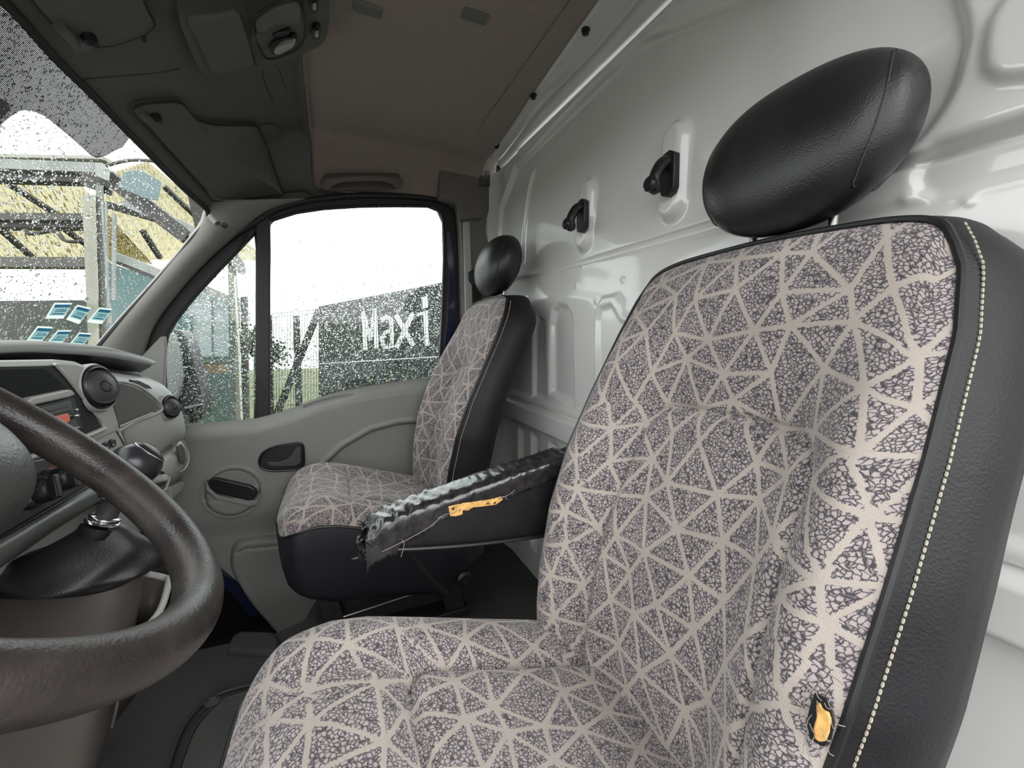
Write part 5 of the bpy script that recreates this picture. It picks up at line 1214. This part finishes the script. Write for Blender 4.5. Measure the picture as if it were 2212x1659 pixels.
boxpx(MB(), [(206, 400), (224, 400), (232, 760), (216, 760)], 7.5, .16).build('column', mat('grey_column_side', (0.1736, 0.1798, 0.1612), .6), can, bevel=.01)
boxpx(MB(), [(175, 372), (240, 372), (243, 425), (175, 400)], 7.55, .18).build('bracket_plate', steel_d, can, bevel=.01)
boxpx(MB(), [(206, 352), (222, 352), (238, 372), (236, 392), (206, 380)], 7.3, .16).build('gutter_end', mat('off_white_outlet', (0.2604, 0.2728, 0.2604), .5), can, bevel=.01)
for (x0, y0), (x1, y1), w in (((221, 434), (240, 700), .035), ((247, 462), (246, 650), .045), ((229, 437), (236, 700), .03)):
    MB().tube([P(x0, y0, D=7.1), P(x1, y1, D=7.1)], w*.7, 10).build('downpipe', steel_l, can)
for pts, w in (([(55, 495), (62, 505), (85, 503), (120, 500), (138, 518), (160, 522), (182, 520)], .035),):
    MB().tube(cr([P(u, v, D=8.0) for u, v in pts], 4), w, 8).build('cable_bracket', steel_d, can)
MB().tube(cr([P(u, v, D=7.4) for u, v in [(222, 362), (250, 352), (285, 346), (330, 348), (365, 360), (420, 398), (470, 450)]], 5), .03, 8).build('arch_rim', steel_m, can)
boxpx(MB(), [(268, 370), (300, 366), (350, 392), (342, 434), (310, 428), (255, 404)], 7.15, .05).build('blue_glass_panel', mat('blue_tinted_panel', (0.0992, 0.1488, 0.155), .3), can, bevel=.01)
# teal wall and dark hill behind
tw = boxpx(MB(), [(232, 566), (350, 606), (520, 660), (400, 1000), (180, 1000), (226, 690)], [9.5, 8.6, 8, 8, 9.5, 9.5], .3).build('teal_wall', mat('teal_render', (0.0868, 0.1674, 0.1736), .7, var=(1, .12))); tag(tw, 'flat teal wall between the canopy column and the windscreen pillar', 'wall')
hl_ = boxpx(MB(), [(-900, 652), (0, 650), (190, 648), (230, 650), (230, 900), (-900, 900)], 30, 4).build('grey_warehouse', mat('grey_warehouse_cladding', (0.0527, 0.0527, 0.0484), .8, var=(.8, .2))); tag(hl_, 'low dark grey building beyond the canopy, above the dashboard', 'building')
# --- cabin seen through the quarter light
cb_ = thing('site_cabin', gnd(460, 960), 'pale panelled cabin with dark green base and brown stripe, seen through the small front pane', 'cabin')
D_ = 6.2
boxpx(MB(), [(395, 640), (426, 632), (506, 668), (506, 776), (395, 772)], D_, .6).build('pale_panel', mat('pale_blue_white_panel', (0.2046, 0.2356, 0.2418), .5, var=(1, .06)), cb_, bevel=.01)
boxpx(MB(), [(456, 648), (458, 648), (459, 775), (457, 775)], D_-.02, .02).build('panel_joint', mat('joint_grey', (0.093, 0.1116, 0.1116), .6), cb_)
boxpx(MB(), [(385, 680), (413, 676), (414, 775), (380, 775)], D_-.04, .05).build('teal_panel', mat('teal_panel_dark', (0.031, 0.0806, 0.0806), .5), cb_)
boxpx(MB(), [(375, 773), (508, 773), (508, 806), (375, 806)], D_-.05, .6).build('brown_stripe', mat('brown_wood_stripe', (0.1054, 0.0744, 0.0341), .7, var=(2, .3)), cb_)
boxpx(MB(), [(375, 770), (508, 770), (508, 783), (375, 783)], D_-.08, .1).build('green_band', mat('green_band_dark', (0.0186, 0.0434, 0.0341), .5), cb_)
boxpx(MB(), [(340, 806), (512, 806), (512, 1000), (340, 1000)], D_-.05, .6).build('green_base', mat('dark_green_base', (0.0136, 0.0403, 0.0322), .5, var=(1.5, .2)), cb_)
boxpx(MB(), [(494, 640), (508, 640), (510, 1000), (494, 1000)], D_-.12, .15).build('corner_post', mat('dark_green_corner_post', (0.0248, 0.0372, 0.0279), .5), cb_)
barpx(MB(), (405, 610), (505, 652), 17, D_-.2, D_-.2, .1).build('roof_edge', mat('grey_roof_edge', (0.1612, 0.155, 0.1364), .6), cb_)
pst = thing('shelter_post', gnd(520, 965), 'steel post with bracket head and white pipe beside the cabin', 'post')
boxpx(MB(), [(491, 545), (508, 540), (514, 640), (514, 690), (500, 690), (494, 640)], 5.6, .1).build('upper_post', mat('beige_weathered_post', (0.1426, 0.1302, 0.093), .6, var=(6, .3)), pst, bevel=.01)
boxpx(MB(), [(498, 548), (512, 545), (530, 572), (532, 590), (520, 596), (500, 570), (478, 572), (486, 556)], 5.5, .1).build('bracket_head', mat('bracket_grey', (0.124, 0.124, 0.1054), .5), pst, bevel=.02)
boxpx(MB(), [(508, 640), (518, 640), (522, 1000), (510, 1000)], 5.6, .1).build('lower_post', mat('olive_post', (0.093, 0.093, 0.0682), .6), pst, bevel=.01)
MB().tube([P(507, 600, D=5.4), P(517, 760, D=5.4), P(526, 1000, D=5.4)], .014, 10).build('white_pipe', mat('white_pipe', (0.341, 0.3472, 0.3224), .4), pst)
boxpx(MB(), [(519, 641), (536, 640), (541, 1000), (524, 1000)], 5.7, .12).build('side_post', mat('grey_brown_post', (0.0682, 0.0651, 0.0496), .6, var=(8, .3)), pst, bevel=.01)
boxpx(MB(), [(548, 702), (556, 702), (556, 1000), (548, 1000)], 5.9, .1).build('green_post', mat('green_post', (0.031, 0.0682, 0.0496), .5), pst, bevel=.01)
# --- hoarding with lettering and mesh fence
bn_ = thing('advertising_hoarding', gnd(800, 960), 'dark green hoarding with large white letters seen through the passenger window', 'hoarding')
BC = [P(688, 662, D=8.6), P(1080, 586, D=7.6), P(1080, 980, D=7.6), P(688, 980, D=8.6)]
MB().prism(BC, CF*.06).build('board', mat('black_green_board', (0.0074, 0.0124, 0.0105), .6, var=(2, .3)), bn_)
def bpt(a, b): return None
nb = np.cross(BC[1]-BC[0], BC[3]-BC[0]); nb /= np.linalg.norm(nb); nb = nb if nb@CF < 0 else -nb
def onboard(u, v, off=.02): d = ray(u, v); k = (BC[0]@nb)/(d@nb); return d*k+nb*off
def bletter(ch, q, name='letter'):
    V, Fs = text_mesh(ch, True); V[:, 0] = (V[:, 0]-V[:, 0].min())/np.ptp(V[:, 0]); V[:, 1] = (V[:, 1]-V[:, 1].min())/np.ptp(V[:, 1])
    W_ = [onboard(*bil(q, a, 1-b)) for a, b, _ in V]; obj(name, W_, Fs, M['whiteletter'], bn_, sm=False, solid=.01, soff=0)
# letters as strokes of white film, thick condensed type
def stroke(pts, w, name):
    mb = MB()
    for a, b in zip(pts[:-1], pts[1:]):
        p, q = onboard(*a), onboard(*b); d = (q-p)/np.linalg.norm(q-p); sd = np.cross(d, nb); ww = w*8.2/FPX/2
        mb.prism([p-sd*ww-d*ww*.3, p+sd*ww-d*ww*.3, q+sd*ww+d*ww*.3, q-sd*ww+d*ww*.3], nb*.006)
    mb.build(name, M['whiteletter'], bn_)
stroke([(791, 756), (786, 676)], 10, 'letter_stroke'); stroke([(786, 674), (801, 734), (811, 670)], 9, 'letter_stroke'); stroke([(811, 668), (815, 752)], 10, 'letter_stroke')
stroke([(826, 692), (836, 685), (846, 690), (849, 750)], 9, 'letter_stroke'); stroke([(848, 714), (834, 718), (826, 732), (830, 750), (842, 750), (848, 742)], 8, 'letter_stroke')
stroke([(857, 682), (894, 746)], 11, 'letter_stroke'); stroke([(893, 678), (858, 750)], 11, 'letter_stroke')
stroke([(903, 680), (926, 674)], 6, 'letter_stroke'); stroke([(920, 676), (924, 746)], 10, 'letter_stroke'); stroke([(918, 644), (920, 664)], 13, 'letter_stroke')
for u in (802, 839, 876): dq = [(u-5, 820), (u+5, 818), (u+5, 824), (u-5, 826)]; MB().prism([onboard(*p) for p in dq], nb*.005).build('small_mark', mat('mark_yellow_%d' % u, (0.186, 0.186, 0.0744), .6), bn_)
stroke([(692, 786), (960, 770)], 2, 'joint_line')
fc = thing('mesh_fence', gnd(620, 960), 'dark wire mesh fence with post and diagonal brace beside the hoarding', 'fence')
fm = mat('dark_green_wire', (0.0217, 0.0279, 0.0236), .5); DF = 7.4
boxpx(MB(), [(633, 682), (648, 682), (656, 1000), (641, 1000)], DF, .06).build('fence_post', fm, fc, bevel=.006)
boxpx(MB(), [(583, 680), (588, 680), (592, 1000), (583, 1000)], DF, .06).build('fence_post', fm, fc, bevel=.006)
barpx(MB(), (688, 668), (592, 905), 13, DF+.1, DF+.1, .06).build('diagonal_brace', fm, fc)
wr = MB()
for x in np.arange(584, 960, 6.2):
    t_ = (x-583)/110; y0 = 676-8*t_ if x < 690 else 668-.2*(x-690)
    wr.tube([P(x-1, y0, D=DF-.15), P(x, y0+8, D=DF-.02), P(x+1.5, 1000, D=DF)], .0042, 4)
for dy in (0, 8, 100, 108, 200): wr.tube([P(583, 678+dy, D=DF-.01), P(690, 668+dy, D=DF-.01), P(960, 614+dy, D=DF-.01)], .0045, 4)
wr.build('wire_mesh', fm, fc)
# bushes far off
leaf = mat('dull_green_leaves', (0.031, 0.0434, 0.0217), .9, var=(2, .5))
def bush(u, v, D, r, label):
    c = P(u, v, D=D); rg = np.random.default_rng(int(u)); mb = MB()
    for _ in range(260):
        q = c+rg.normal(size=3)*r*.42; mb.lathe(q, rg.normal(size=3), [(.001, -r*.10), (r*.08, -r*.05), (r*.09, 0), (r*.06, r*.06), (.001, r*.1)], 7)
    o = mb.build('bush', leaf); tag(o, label, 'bush')
bush(592, 762, 28, .9, 'dull green bush behind the mesh fence')
bush(545, 740, 40, 1.6, 'distant dark bush between the cabin post and window divider')
# --- wing mirror of the van
wm = thing('wing_mirror', P(400, 900, Y=2.05), 'rain-covered white and black wing mirror outside the small front pane', 'wing mirror')
def slab2(name, px, Y, t, m, bev): MB().prism([P(u, v, Y=Y) for u, v in px], (0, t, 0)).build(name, m, wm, bevel=bev)
slab2('dark_housing', [(364, 716), (376, 711), (392, 716), (404, 732), (414, 765), (426, 810), (436, 850), (440, 870), (438, 900), (425, 914), (395, 916), (378, 905), (368, 850), (360, 760)], 2.02, .14, M['darkplast'], .02)
slab2('white_cover', [(350, 726), (368, 719), (377, 722), (388, 770), (394, 812), (386, 850), (372, 878), (356, 880), (350, 800)], 1.99, .05, mat('white_mirror_shell', (0.3844, 0.3968, 0.3906), .3), .012)
slab2('mirror_joint', [(372, 888), (396, 880), (436, 872), (437, 876), (398, 885), (374, 893)], 2.005, .02, mat('white_joint', (0.372, 0.3844, 0.372), .3), .002)
slab2('mirror_arm', [(330, 880), (380, 890), (400, 914), (380, 930), (330, 925)], 1.90, .14, M['blackplast'], .01)
